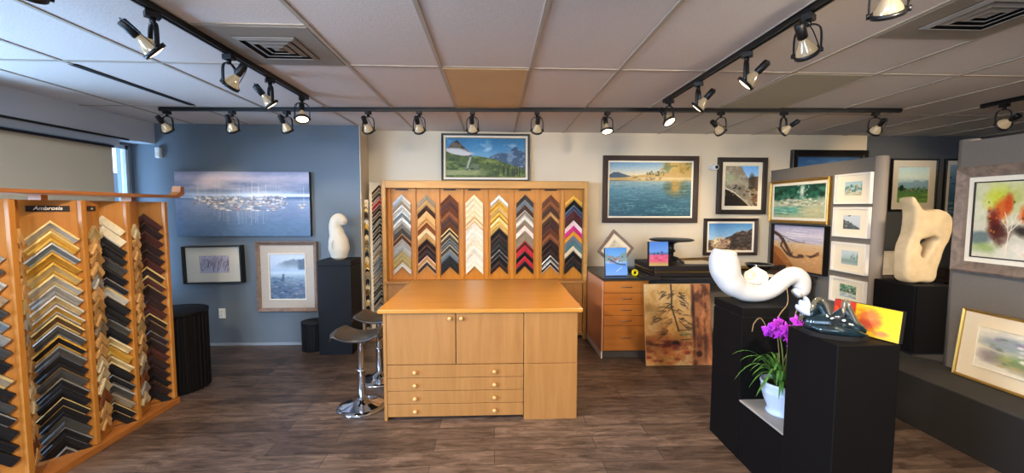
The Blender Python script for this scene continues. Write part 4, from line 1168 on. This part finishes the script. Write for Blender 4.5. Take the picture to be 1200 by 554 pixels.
def desat(a, s):
    g = a.a.mean(-1, keepdims=True)
    a.a = g + (a.a - g) * s
    return a
def dim(a, k, c=1.2):
    a.a = ((a.a - .45) * c + .45) * k
    return a
def framed(name, label, loc, rz, w, h, fw, dep, fm, art, mat_w=0.0, mm=None, inner=None, tilt=0.0, glass=False, group=None, roll=0.0, pm='paint', prof='flat'):
    """framed work; origin at the bottom centre of the back, local x right, z up, facing -y"""
    t = thing(name, label, 'picture', loc, (tilt, roll, rz), group)
    m = MB()
    if prof == 'scoop':
        p = [(0, 0), (0, dep * .8), (fw * .18, dep), (fw * .45, dep * .82), (fw * .75, dep * .6), (fw, dep * .55), (fw, dep * .3)]
    elif prof == 'box':
        p = [(0, 0), (0, dep), (fw, dep), (fw, dep * .3)]
    else:
        p = [(0, 0), (0, dep * .92), (fw * .08, dep), (fw * .85, dep * .9), (fw, dep * .8), (fw, dep * .3)]
    m.rings(w, h, p)
    m.box(-w / 2 + .003, w / 2 - .003, -.004, -.001, .003, h - .003)
    m.build('frame', fm, t)
    d, o = fw, dep * .42
    if mat_w:
        if not isinstance(mat_w, (tuple, list)):
            mat_w = (mat_w, mat_w)
        mx, mz = mat_w
        a, b = w / 2 - d, (d, h - d)
        n = MB()
        vs = [(-a, -o, b[0]), (a, -o, b[0]), (a, -o, b[1]), (-a, -o, b[1]), (-a + mx, -o, b[0] + mz), (a - mx, -o, b[0] + mz), (a - mx, -o, b[1] - mz), (-a + mx, -o, b[1] - mz)]
        e = .004
        vs += [(-a + mx + e, -o + e, b[0] + mz + e), (a - mx - e, -o + e, b[0] + mz + e), (a - mx - e, -o + e, b[1] - mz - e), (-a + mx + e, -o + e, b[1] - mz - e)]
        n.poly(vs, [(0, 1, 5, 4), (1, 2, 6, 5), (2, 3, 7, 6), (3, 0, 4, 7), (4, 5, 9, 8), (5, 6, 10, 9), (6, 7, 11, 10), (7, 4, 8, 11)])
        n.build('mat_board' if mm in (M['matboard'], M['matcream']) else 'liner', mm, t)
        dx, dz = d + mx, d + mz
    else:
        dx = dz = d
    if inner:
        iw, im = inner
        n = MB(); q = MB()
        q.rings(w - 2 * dx, h - 2 * dz, [(0, o), (0, o + .006), (iw * .5, o + .008), (iw, o + .002), (iw, o - .004)])
        q.build('fillet', im, t, (0, 0, dz)); dx += iw; dz += iw
    paint_mesh('picture', art, w - 2 * dx + .006, h - 2 * dz + .006, M[pm], t, -o + .0035, dz - .003)
    if glass:
        MB().poly([(-w / 2 + d, -o - .006, d), (w / 2 - d, -o - .006, d), (w / 2 - d, -o - .006, h - d), (-w / 2 + d, -o - .006, h - d)], [(0, 1, 2, 3)]).build('glass_pane', M['glasspane'], t)
    return t
def canvas(label, loc, rz, w, h, dep, art, edge, tilt=0.0, roll=0.0, name='canvas_painting', pm='paint', cat='painting'):
    t = thing(name, label, cat, loc, (tilt, roll, rz))
    MB().box(-w / 2, w / 2, -dep, 0, 0, h, 0, .002).build('stretcher', edge, t)
    paint_mesh('picture', art, w - .003, h - .003, M[pm], t, -dep - .0006, .0015)
    return t
R90 = -PI / 2
# slate wall (front face y = 4.97)
canvas('wide unframed harbour canvas with moored boats on the blue wall', (-2.872, 4.966, 1.292), 0, 1.50, .74, .05, dim(desat(art_harbour(), .72), 1.0, 1.1), M['canvas'], name='harbour_canvas')
framed('framed_etching', 'small tree etching in a wide white mat and deep black frame, low on blue wall', (-3.228, 4.966, .75), 0, .655, .435, .014, .085, M['fblack'], art_trees_etching(), (.145, .10), M['matboard'], glass=True, prof='box', roll=-.02)
framed('framed_print', 'misty lake print in a taupe wood frame with tan liner on blue wall', (-2.415, 4.966, .405), 0, .70, .825, .045, .05, M['ftaupe'], art_misty_lake(), .092, M['liner'], inner=(.014, M['matboard']), glass=True, prof='scoop')
# back wall (y = 5.28)
framed('framed_painting', 'alpine mountain picture in black frame standing on the wall case', (-.105, 5.235, 1.951), 0, 1.09, .588, .024, .03, M['fblack'], dim(art_mountain(), .84), .026, M['matboard'], inner=(.006, M['fgoldpale']), glass=True, tilt=-.03)
framed('framed_painting', 'large painting of clear lake water and golden shore in dark brown frame', (1.985, 5.276, 1.442), 0, 1.225, .845, .062, .045, M['fbrown'], dim(art_shore(), .78), .017, M['linerlight'], pm='paintgloss')
framed('framed_painting', 'upright picture of a grey rock arch and path in espresso frame', (3.175, 5.276, 1.552), 0, .645, .722, .058, .04, M['fespresso'], dim(art_rock_arch(), .95, 1.3), .045, M['matcream'])
framed('framed_painting', 'rocky headland under blue sky in dark brown frame above the counter clutter', (3.052, 5.276, 1.02), 0, .705, .478, .04, .045, M['fbrown'], dim(art_headland(), .97, 1.25), .022, M['linerlight'], prof='scoop')
framed('framed_painting', 'dark blue picture in wide black frame mostly hidden behind the wing panel', (4.31, 5.276, 1.80), 0, 1.0, .575, .065, .06, M['fblack'], art_night(), .02, M['fespresso'])
framed('framed_print', 'green fields under hills print in black frame on the charcoal wall', (5.475, 5.276, 1.60), 0, .63, .675, .018, .035, M['fblack'], dim(art_fields(), 1.05, 1.2), .085, M['matboard'], glass=True)
framed('framed_print', 'blue water print in black frame, a sliver beside the near wing panel', (6.26, 5.276, 1.43), 0, .74, .85, .025, .035, M['fblack'], art_bluewater(), .05, M['matboard'])
# the wing panels
WX, WXN = 3.57, 3.555
struct(box('wall_wing_far', M['wing'], WX, WX + .115, 3.80, 5.278, 0, 2.10))
struct(MB().lathe([(.0575, 0), (.0575, 2.112), (.05, 2.118)], 20, (WX + .0575, 3.80, 0)).build('trim_6', M['wingcap']))
struct(box('trim_7', M['wing'], WX - .004, WX + .119, 3.80, 5.278, 2.10, 2.112))
struct(box('wall_wing_near', M['wing'], WXN, WXN + .115, 1.2, 3.06, 0, 2.13))
struct(MB().lathe([(.0575, 0), (.0575, 2.145), (.05, 2.150)], 20, (WXN + .0575, 3.06, 0)).build('trim_8', M['wing']))
framed('framed_painting', 'green forest stream painting in gold frame, upper on the far wing panel', (WX - .003, 4.765, 1.452), R90, .955, .515, .035, .04, M['fgold'], dim(art_river(), .85), .028, M['linerlight'], prof='scoop')
framed('framed_photo', 'driftwood on beach picture in deep black frame below the forest stream', (WX - .003, 4.71, .902), R90, .865, .535, .012, .06, M['fblack'], art_beach(), prof='box')
for k, (zb, lb) in enumerate(((1.672, 'topmost of four small white framed watercolours, blue-green hillside'), (1.34, 'second of four small white framed watercolours, dark slope'),
                              (.985, 'third of four small white framed watercolours, pale misty shore'), (.665, 'lowest of four small white framed watercolours, green garden'))):
    framed('small_framed_watercolour', lb, (WX - .003, 4.01, zb), R90, .415, .30 if k != 3 else .26, .018, .035, M['whiteframe'], art_small(k), (.088, .06 if k != 3 else .045), M['matcream'], group='small watercolours stacked on the far wing panel', prof='box')
framed('framed_painting', 'autumn tree watercolour in wide weathered frame on the near wing panel', (WXN - .003, 2.65, 1.158), R90, .80, .775, .078, .055, M['fweather'], dim(art_autumn(), .9), .035, M['linerlight'], inner=(.008, M['fbrown']), prof='scoop')

# platform in front of the wings
struct(box('platform', M['platface'], 3.125, 3.555, 1.2, 3.74, 0, .378))
t = None
struct(box('trim_9', M['plat'], 3.12, 3.555, 1.2, 3.745, .378, .39))
struct(box('platform_base', M['platface'], 3.67, 4.1, 3.0, 3.74, 0, .378))
struct(box('platform_gap', M['platface'], 3.555, 3.67, 3.12, 3.74, 0, .378))
struct(box('trim_10', M['plat'], 3.555, 4.1, 3.12, 3.745, .378, .39))
framed('framed_watercolour', 'flower watercolour in gold frame leaning on the near wing panel', (3.46, 2.40, .392), R90, 1.05, .50, .018, .025, M['fgoldpale'], art_flowers(), (.095, .085), M['matcream'], inner=(.004, M['linerlight']), tilt=-.11, glass=True, prof='scoop')

# canvases standing about
canvas('rust and gold bamboo canvas leaning against the counter by the drawers', (1.915, 4.165, .001), 0, .70, .838, .03, art_bamboo(), M['canvaslight'], tilt=-.14, name='bamboo_canvas')
t = canvas('yellow and red flower canvas standing behind the glass sculpture', (1.832, 1.945, 1.0015), -1.30, .30, .15, .025, dim(art_poppy(), .86, 1.1), M['canvasblack'], tilt=-.12, name='flower_canvas')
t = canvas('blue shiny picture block with red boat shapes standing on the counter corner', (1.335, 4.50, .886), .08, .25, .305, .03, art_blocka(), M['canvas'], tilt=-.16, name='picture_block', pm='paintgloss', cat='picture')
t = canvas('pink and blue picture block standing on the flat black case', (1.775, 4.46, .9995), .05, .215, .262, .05, art_blockb(), M['canvasblack'], tilt=-.06, name='picture_block', pm='paintgloss', cat='picture')
framed('small_framed_sketch', 'tiny dark framed sketch beside the iron pedestal stand', (2.12, 5.05, .9995), 0, .17, .135, .014, .015, M['fespresso'], art_sketch(), tilt=-.12)
framed('tilted_frame', 'bare picture frame with white mat set askew behind the blue block', (1.32, 4.80, 1.012), .1, .34, .34, .03, .025, M['ftaupe'], art_sketch(), .05, M['matcream'], tilt=-.2, roll=.72)
# glimpsed in the gap: a table with matted pieces beyond
t = thing('side_table', 'low dark table glimpsed through the gap behind the cream sculpture', 'table', (5.3, 4.86, 0))
box('table_top', M['fbrown'], -.62, .62, -.22, .30, .76, .79, t, .004)
for sx in (-.57, .57):
    for sy in (-.17, .25):
        box('leg', M['fbrown'], sx - .025, sx + .025, sy - .025, sy + .025, 0, .76, t, .004)
framed('matted_print', 'matted green print propped up on the table beyond the gap', (5.40, 5.05, .792), 0, .42, .34, .012, .015, M['whiteframe'], art_small(3), .09, M['matboard'], tilt=-.15)
framed('matted_print', 'matted grey print behind the left of the cream sculpture', (4.95, 5.05, .792), 0, .30, .30, .012, .015, M['whiteframe'], art_small(2), .07, M['matboard'], tilt=-.15)
t = thing('wooden_box', 'brown wooden box on the table right of the cream sculpture', 'box', (5.52, 4.80, .7915))
MB().box(-.14, .14, -.08, .08, 0, .10, 0, .004).build('box_body', M['fbrown'], t); MB().box(-.145, .145, -.085, .085, .10, .12, 0, .004).build('lid', M['fbrown'], t)

# ------------------------------------------------------------------ pedestals and drums
def pedestal(label, x0, x1, y0, y1, z0, z1, m, cap=True):
    t = thing('pedestal', label, 'pedestal', ((x0 + x1) / 2, (y0 + y1) / 2, z0))
    a, b = (x1 - x0) / 2, (y1 - y0) / 2; h = z1 - z0
    if cap:
        MB().box(-a, a, -b, b, 0, h - .062, 0, .003).build('column', m, t); box('recess', M['blackdeep'], -a + .006, a - .006, -b + .006, b - .006, h - .062, h - .056, t)
        MB().box(-a, a, -b, b, h - .056, h, 0, .004).build('cap', m, t)
    else:
        MB().box(-a, a, -b, b, .02, h, 0, .004).build('column', m, t); box('plinth', M['blackdeep'], -a + .008, a - .008, -b + .008, b - .008, 0, .02, t)
    return t
pedestal('tall black pedestal carrying the white bird against the blue wall', -1.93, -1.57, 4.60, 4.955, 0, 1.045, M['pedblue'])
pedestal('black pedestal carrying the white spiral sculpture', 1.58, 1.885, 2.555, 2.90, 0, .99, M['ped'])
pedestal('nearest tall black pedestal carrying the glass sculpture and flower canvas', 1.565, 1.865, 1.80, 2.125, 0, 1.0, M['ped'], False)
t = pedestal('black pedestal on the platform carrying the cream stone sculpture', 3.51, 3.885, 3.30, 3.68, .3915, .98, M['ped'], False)
t = thing('low_plinth', 'low black plinth with pale top holding the orchid pot between the pedestals', 'plinth', (1.715, 2.34, 0))
MB().box(-.135, .135, -.208, .208, 0, .383, 0, .003).build('body', M['ped'], t); MB().box(-.137, .137, -.21, .21, .383, .395, 0, .002).build('top', M['lowtop'], t)
def drum(label, x, y, r, h, m, n):
    t = thing('ribbed_drum', label, 'pedestal', (x, y, 0))
    pts = []
    for k in range(n):
        a = 2 * PI * k / n
        for f, rr in ((0, 1), (.32, 1.0), (.42, .955), (.88, .955)):
            q = a + f * 2 * PI / n; pts.append((r * rr * math.cos(q), r * rr * math.sin(q)))
    MB().prism(pts, .0, h - .03, 0, 'XY').build('ribbed_body', m, t)
    MB().lathe([(.0001, h - .03), (r * 1.0, h - .03), (r * 1.02, h - .026), (r * 1.02, h - .004), (r * .99, h), (.0001, h)], 48).build('top', m, t)
drum('black ribbed round plinth standing behind the end of the moulding rack', -2.855, 3.80, .245, .71, M['ped'], 36)
drum('short dark ribbed round plinth beside the tall pedestal at the blue wall', -2.07, 4.80, .13, .33, M['pedblue'], 22)

# ------------------------------------------------------------------ sculptures
t = thing('bird_sculpture', 'smooth white bird-like stone sculpture on the tall pedestal at the blue wall', 'sculpture', (-1.75, 4.77, 1.0455))
MB().sweep([(0, 0, 0), (.0, 0, .03), (.0, 0, .12), (-.005, 0, .20), (-.02, 0, .29), (-.035, 0, .36), (-.025, 0, .425), (.01, 0, .452), (.04, 0, .425), (.045, 0, .385)],
           [.055, .088, .114, .108, .082, .070, .066, .066, .060, .04], 24, sub=6, sy=.85, up=(1, 0, 0)).build('body', M['ivorystone'], t)
MB().sweep([(-.035, -.098, .12), (-.038, -.108, .17), (-.03, -.09, .22)], [.003, .006, .003], 8).build('groove', mat('stone_crease', '#b9b4ab', .7), t)

t = thing('spiral_sculpture', 'white curling crescent stone sculpture on the left of the black pedestals', 'sculpture', (1.72, 2.73, .9905))
S = MB()
S.sweep([(-.172, 0, .352), (-.175, 0, .335), (-.176, 0, .285), (-.165, 0, .225), (-.124, 0, .142), (-.04, 0, .080), (.067, 0, .058), (.167, 0, .088), (.243, 0, .150), (.312, 0, .180), (.362, 0, .150), (.372, 0, .085), (.33, 0, .050)],
        [.055, .080, .094, .097, .084, .067, .058, .058, .058, .059, .060, .054, .034], 26, sub=6, sx=.9, sy=1.0)
o = S.build('body', M['marble'], t)
S = MB(); S.sweep([(.03, .05, .10), (.07, .055, .15), (.105, .05, .165), (.13, .05, .10)], [.06, .065, .055, .04], 9, sub=3)
S.sweep([(.02, .02, .12), (.03, .03, .17), (.07, .04, .20)], [.04, .045, .03], 7, sub=3)
o = S.build('rough_crystal', M['quartz'], t)
for f in o.data.polygons: f.use_smooth = False
dm = o.modifiers.new('rough', 'DISPLACE'); tx = bpy.data.textures.new('rough_noise', 'VORONOI'); tx.noise_scale = .05; dm.texture = tx; dm.strength = .045
o = MB().lathe([(.0001, -.02), (.050, -.02), (.066, -.012), (.05, .004), (.03, .010), (.0001, .011)], 24, (-.165, -.01, .345)).build('broken_end', M['quartz'], t)

# cream upright with a hole: outline filled between two curves, then thickened and rounded
t = thing('pierced_sculpture', 'cream stone sculpture with a pointed horn and a hole, on the platform pedestal', 'sculpture', (3.70, 3.47, .9805), (0, 0, .05))
cu = bpy.data.curves.new('body', 'CURVE'); cu.dimensions = '2D'; cu.fill_mode = 'BOTH'; cu.extrude = .035; cu.bevel_depth = .032; cu.bevel_resolution = 3; cu.offset = -.03
def spl(pts):
    s = cu.splines.new('BEZIER'); s.bezier_points.add(len(pts) - 1); s.use_cyclic_u = True
    for bp, p in zip(s.bezier_points, pts):
        bp.co = (*p, 0); bp.handle_left_type = bp.handle_right_type = 'AUTO'
    s.resolution_u = 6
K = .00172
P = lambda a: [((x - 165) * K * 1.1, (520 - y) * K) for x, y in a]
spl(P([(84, 76), (99, 150), (98, 240), (72, 330), (68, 410), (75, 470), (95, 500), (160, 502), (218, 498), (238, 420), (258, 340), (286, 280), (298, 215), (275, 160), (235, 137), (185, 140), (150, 142), (120, 112)]))
spl(P([(136, 296), (165, 282), (222, 284), (204, 312), (186, 345), (160, 378), (146, 362), (152, 325)]))
tmp = bpy.data.objects.new('tmp', cu); C.objects.link(tmp); bpy.context.view_layer.update()
me = bpy.data.meshes.new_from_object(tmp.evaluated_get(bpy.context.evaluated_depsgraph_get())); bpy.data.objects.remove(tmp)
me.materials.clear(); me.materials.append(M['alabaster']); me.name = 'body'
o = link('body', me, t, (0, 0, .0), (PI / 2, 0, 0))
rm = o.modifiers.new('remesh', 'REMESH'); rm.mode = 'VOXEL'; rm.voxel_size = .008
sm = o.modifiers.new('smooth', 'SMOOTH'); sm.iterations = 3; sm.factor = .5
dm = o.modifiers.new('uneven', 'DISPLACE'); tx = bpy.data.textures.new('uneven_noise', 'CLOUDS'); tx.noise_scale = .15; dm.texture = tx; dm.strength = .012
for p in me.polygons: p.use_smooth = True
# settle it on the pedestal
bpy.context.view_layer.update()
ev = o.evaluated_get(bpy.context.evaluated_depsgraph_get()); zz = min(v.co.y for v in ev.data.vertices)
o.location.z = -zz

# glass sculpture
t = thing('glass_sculpture', 'dark blue-green glass wave sculpture on the nearest black pedestal', 'sculpture', (1.655, 1.945, 1.001), (0, 0, -.55))
t.scale = (.86, .86, .9)
m = MB(); pts = []
for k in range(40):
    a = 2 * PI * k / 40; rr = 1 + .05 * math.sin(3 * a) + .04 * math.sin(5 * a + 1); pts.append((.15 * rr * math.cos(a), .095 * rr * math.sin(a)))
m.prism(pts, 0, .022, 0, 'XY').build('base', mat('velvet_black', '#0c0b0d', .9), t, (.01, 0, 0))
gm = mat('dark_glass', '#1c333d', .05, trans=.6, ior=1.5, coat=1.0, var=.5, scale=16)
ga = mat('amber_glass', '#6f6a55', .06, trans=.6, ior=1.5, coat=1.0, var=.3, scale=20)
S = MB()
S.sweep([(-.13, -.01, .07), (-.09, 0, .062), (-.02, .0, .065), (.05, 0, .062), (.11, -.01, .052), (.15, -.015, .045)], [.024, .042, .046, .042, .032, .012], 18, sub=6, sy=1.3)
S.sweep([(-.10, -.05, .05), (-.05, -.065, .042), (.02, -.07, .045), (.09, -.06, .04), (.14, -.05, .036)], [.012, .024, .028, .022, .008], 14, sub=6)
S.sweep([(-.12, .0, .07), (-.10, .0, .11), (-.065, 0, .155), (-.045, 0, .13), (-.03, 0, .09)], [.02, .034, .020, .022, .03], 14, sub=5)
S.sweep([(.0, .0, .08), (.03, 0, .11), (.05, 0, .145), (.075, 0, .12), (.10, 0, .07)], [.03, .032, .018, .022, .026], 14, sub=5)
S.build('wave_body', gm, t)
S = MB()
S.sweep([(-.155, -.005, .065), (-.14, -.01, .10), (-.10, -.015, .135), (-.085, -.01, .18), (-.06, -.005, .195), (-.03, -.005, .165), (-.012, -.01, .11), (.02, -.015, .10), (.045, -.01, .135), (.05, 0, .185), (.062, 0, .19), (.08, -.01, .14), (.105, -.02, .09), (.14, -.02, .065)],
        [.010, .014, .015, .012, .011, .013, .014, .013, .013, .012, .012, .014, .014, .009], 10, sub=6)
S.build('rim', ga, t)
S = MB()
for k in range(3):
    a = .45 + k * .38
    S.sweep([(-.10, -.01, .10), (-.10 - .035 * math.cos(a), -.02 + .012 * k, .105 + .035 * math.sin(a)), (-.10 - .07 * math.cos(a), -.018 + .014 * k, .11 + .07 * math.sin(a)), (-.10 - .082 * math.cos(a), -.01, .115 + .085 * math.sin(a))], [.012, .030, .028, .010], 14, sub=5, sy=.6)
S.build('frosted_petal', mat('frosted_glass', '#c3cfe0', .35, trans=.2), t)

# ------------------------------------------------------------------ orchid
t = thing('potted_orchid', 'magenta orchid with grassy leaves in a pale blue pot on the low plinth', 'potted plant', (1.725, 2.365, .3955))
MB().lathe([(.0001, 0), (.078, 0), (.084, .006), (.082, .016), (.074, .026), (.078, .045), (.096, .085), (.108, .13), (.112, .138), (.109, .146), (.112, .154), (.112, .178), (.118, .186), (.116, .196), (.106, .196), (.102, .17), (.0001, .168)], 40).build('pot', M['pot'], t)
MB().lathe([(.0001, .178), (.08, .180), (.1035, .170)], 24).build('soil', M['soil'], t)
def blade(m, p0, p1, p2, wd, n=9):
    p0, p1, p2 = Vector(p0), Vector(p1), Vector(p2)
    side = (p2 - p0).cross(Vector((0, 0, 1)));  side = side.normalized() if side.length > 1e-4 else Vector((1, 0, 0))
    vs, fs = [], []
    for i in range(n + 1):
        u = i / n; c = p0 * (1 - u) ** 2 + p1 * 2 * u * (1 - u) + p2 * u * u
        ww = wd * (math.sin(PI * min(1, u * .85 + .15)) ** .7 if u < 1 else 0) + .0004
        vs += [c - side * ww, c + Vector((0, 0, -ww * .5)), c + side * ww]
    for i in range(n):
        b = i * 3; fs += [(b, b + 1, b + 4, b + 3), (b + 1, b + 2, b + 5, b + 4)]
    m.poly(vs, fs, 0, True)
rl = random.Random(5)
for k in range(64):
    a = rl.uniform(0, 2 * PI); L = rl.uniform(.08, .17); z = rl.uniform(.22, .36)
    r0 = rl.uniform(0, .05)
    if k in (3, 8, 13, 20): a, L, z = rl.uniform(2.9, 3.7), rl.uniform(.24, .34), rl.uniform(.36, .42)
    m = MB(); c, s = math.cos(a), math.sin(a)
    blade(m, (r0 * c, r0 * s, .175), ((.02 + L * .5) * c, (.02 + L * .5) * s, z + .06), ((.03 + L) * c, (.03 + L) * s, z - rl.uniform(.03, .14)), rl.uniform(.005, .009) if L < .2 else .004)
    m.build('leaf', M['leafgreen'], t)
stems = [[(0, 0, .17), (-.01, -.01, .32), (-.05, -.03, .47), (-.11, -.04, .545), (-.135, -.045, .53)], [(.01, .01, .17), (.02, 0, .34), (.01, -.02, .47), (.03, -.03, .56)],
         [(.02, 0, .17), (.05, .0, .36), (.07, -.01, .50), (.12, -.01, .57)]]
for p in stems:
    MB().sweep(p, [.0045, .004, .0035, .003, .0025][:len(p)], 8).build('stem', mat('stem_green', '#6a7a3c', .6), t)
for p in ([(.0, .03, .3), (-.02, .04, .55), (.03, .03, .66), (.02, .03, .76)], [(.02, .03, .3), (.12, .03, .55), (.14, .03, .66), (.11, .03, .72)], [(-.1, 0, .5), (-.15, 0, .58), (-.19, 0, .55), (-.20, 0, .50)], [(.05, .02, .5), (.1, .02, .66), (.18, .02, .62)]):
    MB().sweep(p, .0028, 6).build('dry_twig', M['twig'], t)
def flower(c, yaw, pitch, s):
    m = MB()
    for k in range(5):
        a = PI / 2 + k * 2 * PI / 5; wd = .62 if k in (1, 4) else .42
        nu, nv = 6, 4; vs, fs = [], []
        for i in range(nu + 1):
            u = i / nu
            for j in range(nv + 1):
                v = j / nv * 2 - 1
                w_ = wd * math.sin(PI * min(.97, u * .9 + .06)) ** .8
                x, y = u, v * w_ * .62; z = -.25 * u * u + .12 * (1 - v * v) * u - .0
                vs.append((s * (x * math.cos(a) - y * math.sin(a)), -s * z * 1.0 + (.002 if k in (1, 4) else 0), s * (x * math.sin(a) + y * math.cos(a))))
        for i in range(nu):
            for j in range(nv):
                b = i * (nv + 1) + j; fs.append((b, b + 1, b + nv + 2, b + nv + 1))
        m.poly(vs, fs, 0, True)
    m.sweep([(0, -.001, 0), (0, -s * .25, -s * .12), (0, -s * .42, -s * .32)], [s * .12, s * .16, s * .05], 8, mi=1, sub=4)
    o = m.build('flower', [M['petal'], mat('orchid_lip', '#7d1590', .5)], t, c, (pitch, 0, yaw))
for c, yw, pt, s in (((-.135, -.055, .525), -.3, .1, .040), ((-.105, -.07, .555), .2, -.1, .040), ((-.075, -.06, .50), -.1, .2, .038), ((-.045, -.075, .535), .1, 0, .044), ((-.02, -.06, .49), .4, .2, .040),
                     ((.0, -.07, .455), .1, .3, .040), ((.02, -.075, .52), -.2, 0, .044), ((.035, -.05, .575), .0, -.2, .040), ((.06, -.07, .545), .3, .0, .042), ((.05, -.07, .485), .1, .2, .044), ((.09, -.06, .51), .4, .1, .042),
                     ((.105, -.04, .56), .2, -.1, .038), ((.135, -.05, .525), .6, .1, .040), ((-.12, -.03, .50), -.6, .2, .034), ((-.07, -.05, .57), 0, -.3, .034)):
    flower(c, yw, pt, s)

# ------------------------------------------------------------------ small wall fittings
t = thing('wall_outlet', 'white wall outlet low on the blue wall under the tree etching', 'outlet', (-3.19, 4.969, .325))
MB().box(-.038, .038, -.006, 0, 0, .118, 0, .002).build('cover_plate', M['white'], t)
for z in (.036, .082):
    MB().lathe([(.0001, -.0085), (.0155, -.0085), (.017, -.005)], 16, (0, 0, z), axis='Y').build('socket', M['white'], t)
    for sx in (-.006, .006):
        box('slot', M['blackdeep'], sx - .0012, sx + .0012, -.0092, -.008, z - .004, z + .006, t)
t = thing('motion_sensor', 'small white motion sensor at the top of the blue wall corner', 'sensor', (-3.80, 4.9705, 2.18))
MB().box(-.028, .028, -.045, 0, 0, .12, 0, .008).build('housing', M['white'], t); MB().box(-.018, .018, -.049, -.043, .02, .06, 0, .003).build('lens', M['matboard'], t)
t = thing('security_camera', 'small white security camera on the wall left of the rock arch picture', 'camera', (2.775, 5.279, 2.12))
MB().lathe([(.0001, 0), (.035, 0), (.035, -.012), (.012, -.018), (.012, -.05), (.0001, -.05)], 20, (0, 0, .03), axis='Y').build('mount', M['white'], t)
MB().lathe([(.0001, -.05), (.03, -.05), (.034, -.056), (.034, -.13), (.028, -.138), (.0001, -.138)], 20, (0, 0, .02), axis='Y').build('housing', M['white'], t)
MB().lathe([(.0001, -.1405), (.022, -.1405), (.022, -.137)], 18, (0, 0, .02), axis='Y').build('lens', M['blackdeep'], t)

# ------------------------------------------------------------------ daylight, world, camera
def area(name, loc, rot, sx, sy, e, col):
    L = bpy.data.lights.new(name, 'AREA'); L.shape = 'RECTANGLE'; L.size = sx; L.size_y = sy; L.energy = e; L.color = col
    o = bpy.data.objects.new(name, L); C.objects.link(o); o.location = loc; o.rotation_euler = rot
    return o
area('daylight_left_window', (-5.6, 2.7, .5), (0, -PI / 2 - .62, 0), 1.6, 2.6, 430, (.36, .62, 1.0))
area('daylight_storefront', (-1.8, -3.0, 1.2), (PI / 2 - .12, 0, .35), 3.2, 1.7, 90, (.46, .68, 1.0))
area('daylight_street', (-6.4, -1.9, 2.15), (PI / 2 - .06, 0, -.46), 2.6, 1.0, 900, (.40, .64, 1.0))
W = bpy.data.worlds.new('sky'); bpy.context.scene.world = W; W.use_nodes = True
nt = W.node_tree; bg = nt.nodes['Background']; rp = nt.nodes.new('ShaderNodeValToRGB'); tc = nt.nodes.new('ShaderNodeTexCoord'); sp = nt.nodes.new('ShaderNodeSeparateXYZ')
nt.links.new(tc.outputs['Generated'], sp.inputs[0]); nt.links.new(sp.outputs['Z'], rp.inputs['Fac'])
rp.color_ramp.elements[0].color = (.62, .80, 1, 1); rp.color_ramp.elements[1].color = (.30, .52, 1, 1)
nt.links.new(rp.outputs[0], bg.inputs['Color']); bg.inputs['Strength'].default_value = 2.2

cam = bpy.data.cameras.new('camera'); co = bpy.data.objects.new('camera', cam); C.objects.link(co)
F = 489.0
cam.sensor_fit = 'HORIZONTAL'; cam.sensor_width = 36; cam.lens = 36 * F / 1200; cam.clip_start = .05
p, yw, rl_ = math.radians(-3.85), math.radians(2.44), math.radians(.13)
fw = Vector((math.sin(yw) * math.cos(p), math.cos(yw) * math.cos(p), math.sin(p))); rt = Vector((math.cos(yw), -math.sin(yw), 0)); up = rt.cross(fw)
r2 = rt * math.cos(rl_) + up * math.sin(rl_); u2 = -rt * math.sin(rl_) + up * math.cos(rl_)
co.matrix_world = Matrix.Translation((0, 0, 1.62)) @ Matrix((r2, u2, -fw)).transposed().to_4x4()
sc = bpy.context.scene; sc.camera = co
sc.view_settings.view_transform = 'Standard'; sc.view_settings.look = 'None'; sc.view_settings.gamma = 1; sc.view_settings.use_curve_mapping = False
sc.view_settings.exposure = 0.1
sc.cycles.use_denoising = True
sc.cycles.max_bounces = 8; sc.cycles.diffuse_bounces = 4; sc.cycles.transparent_max_bounces = 12
sc.cycles.sample_clamp_indirect = 6
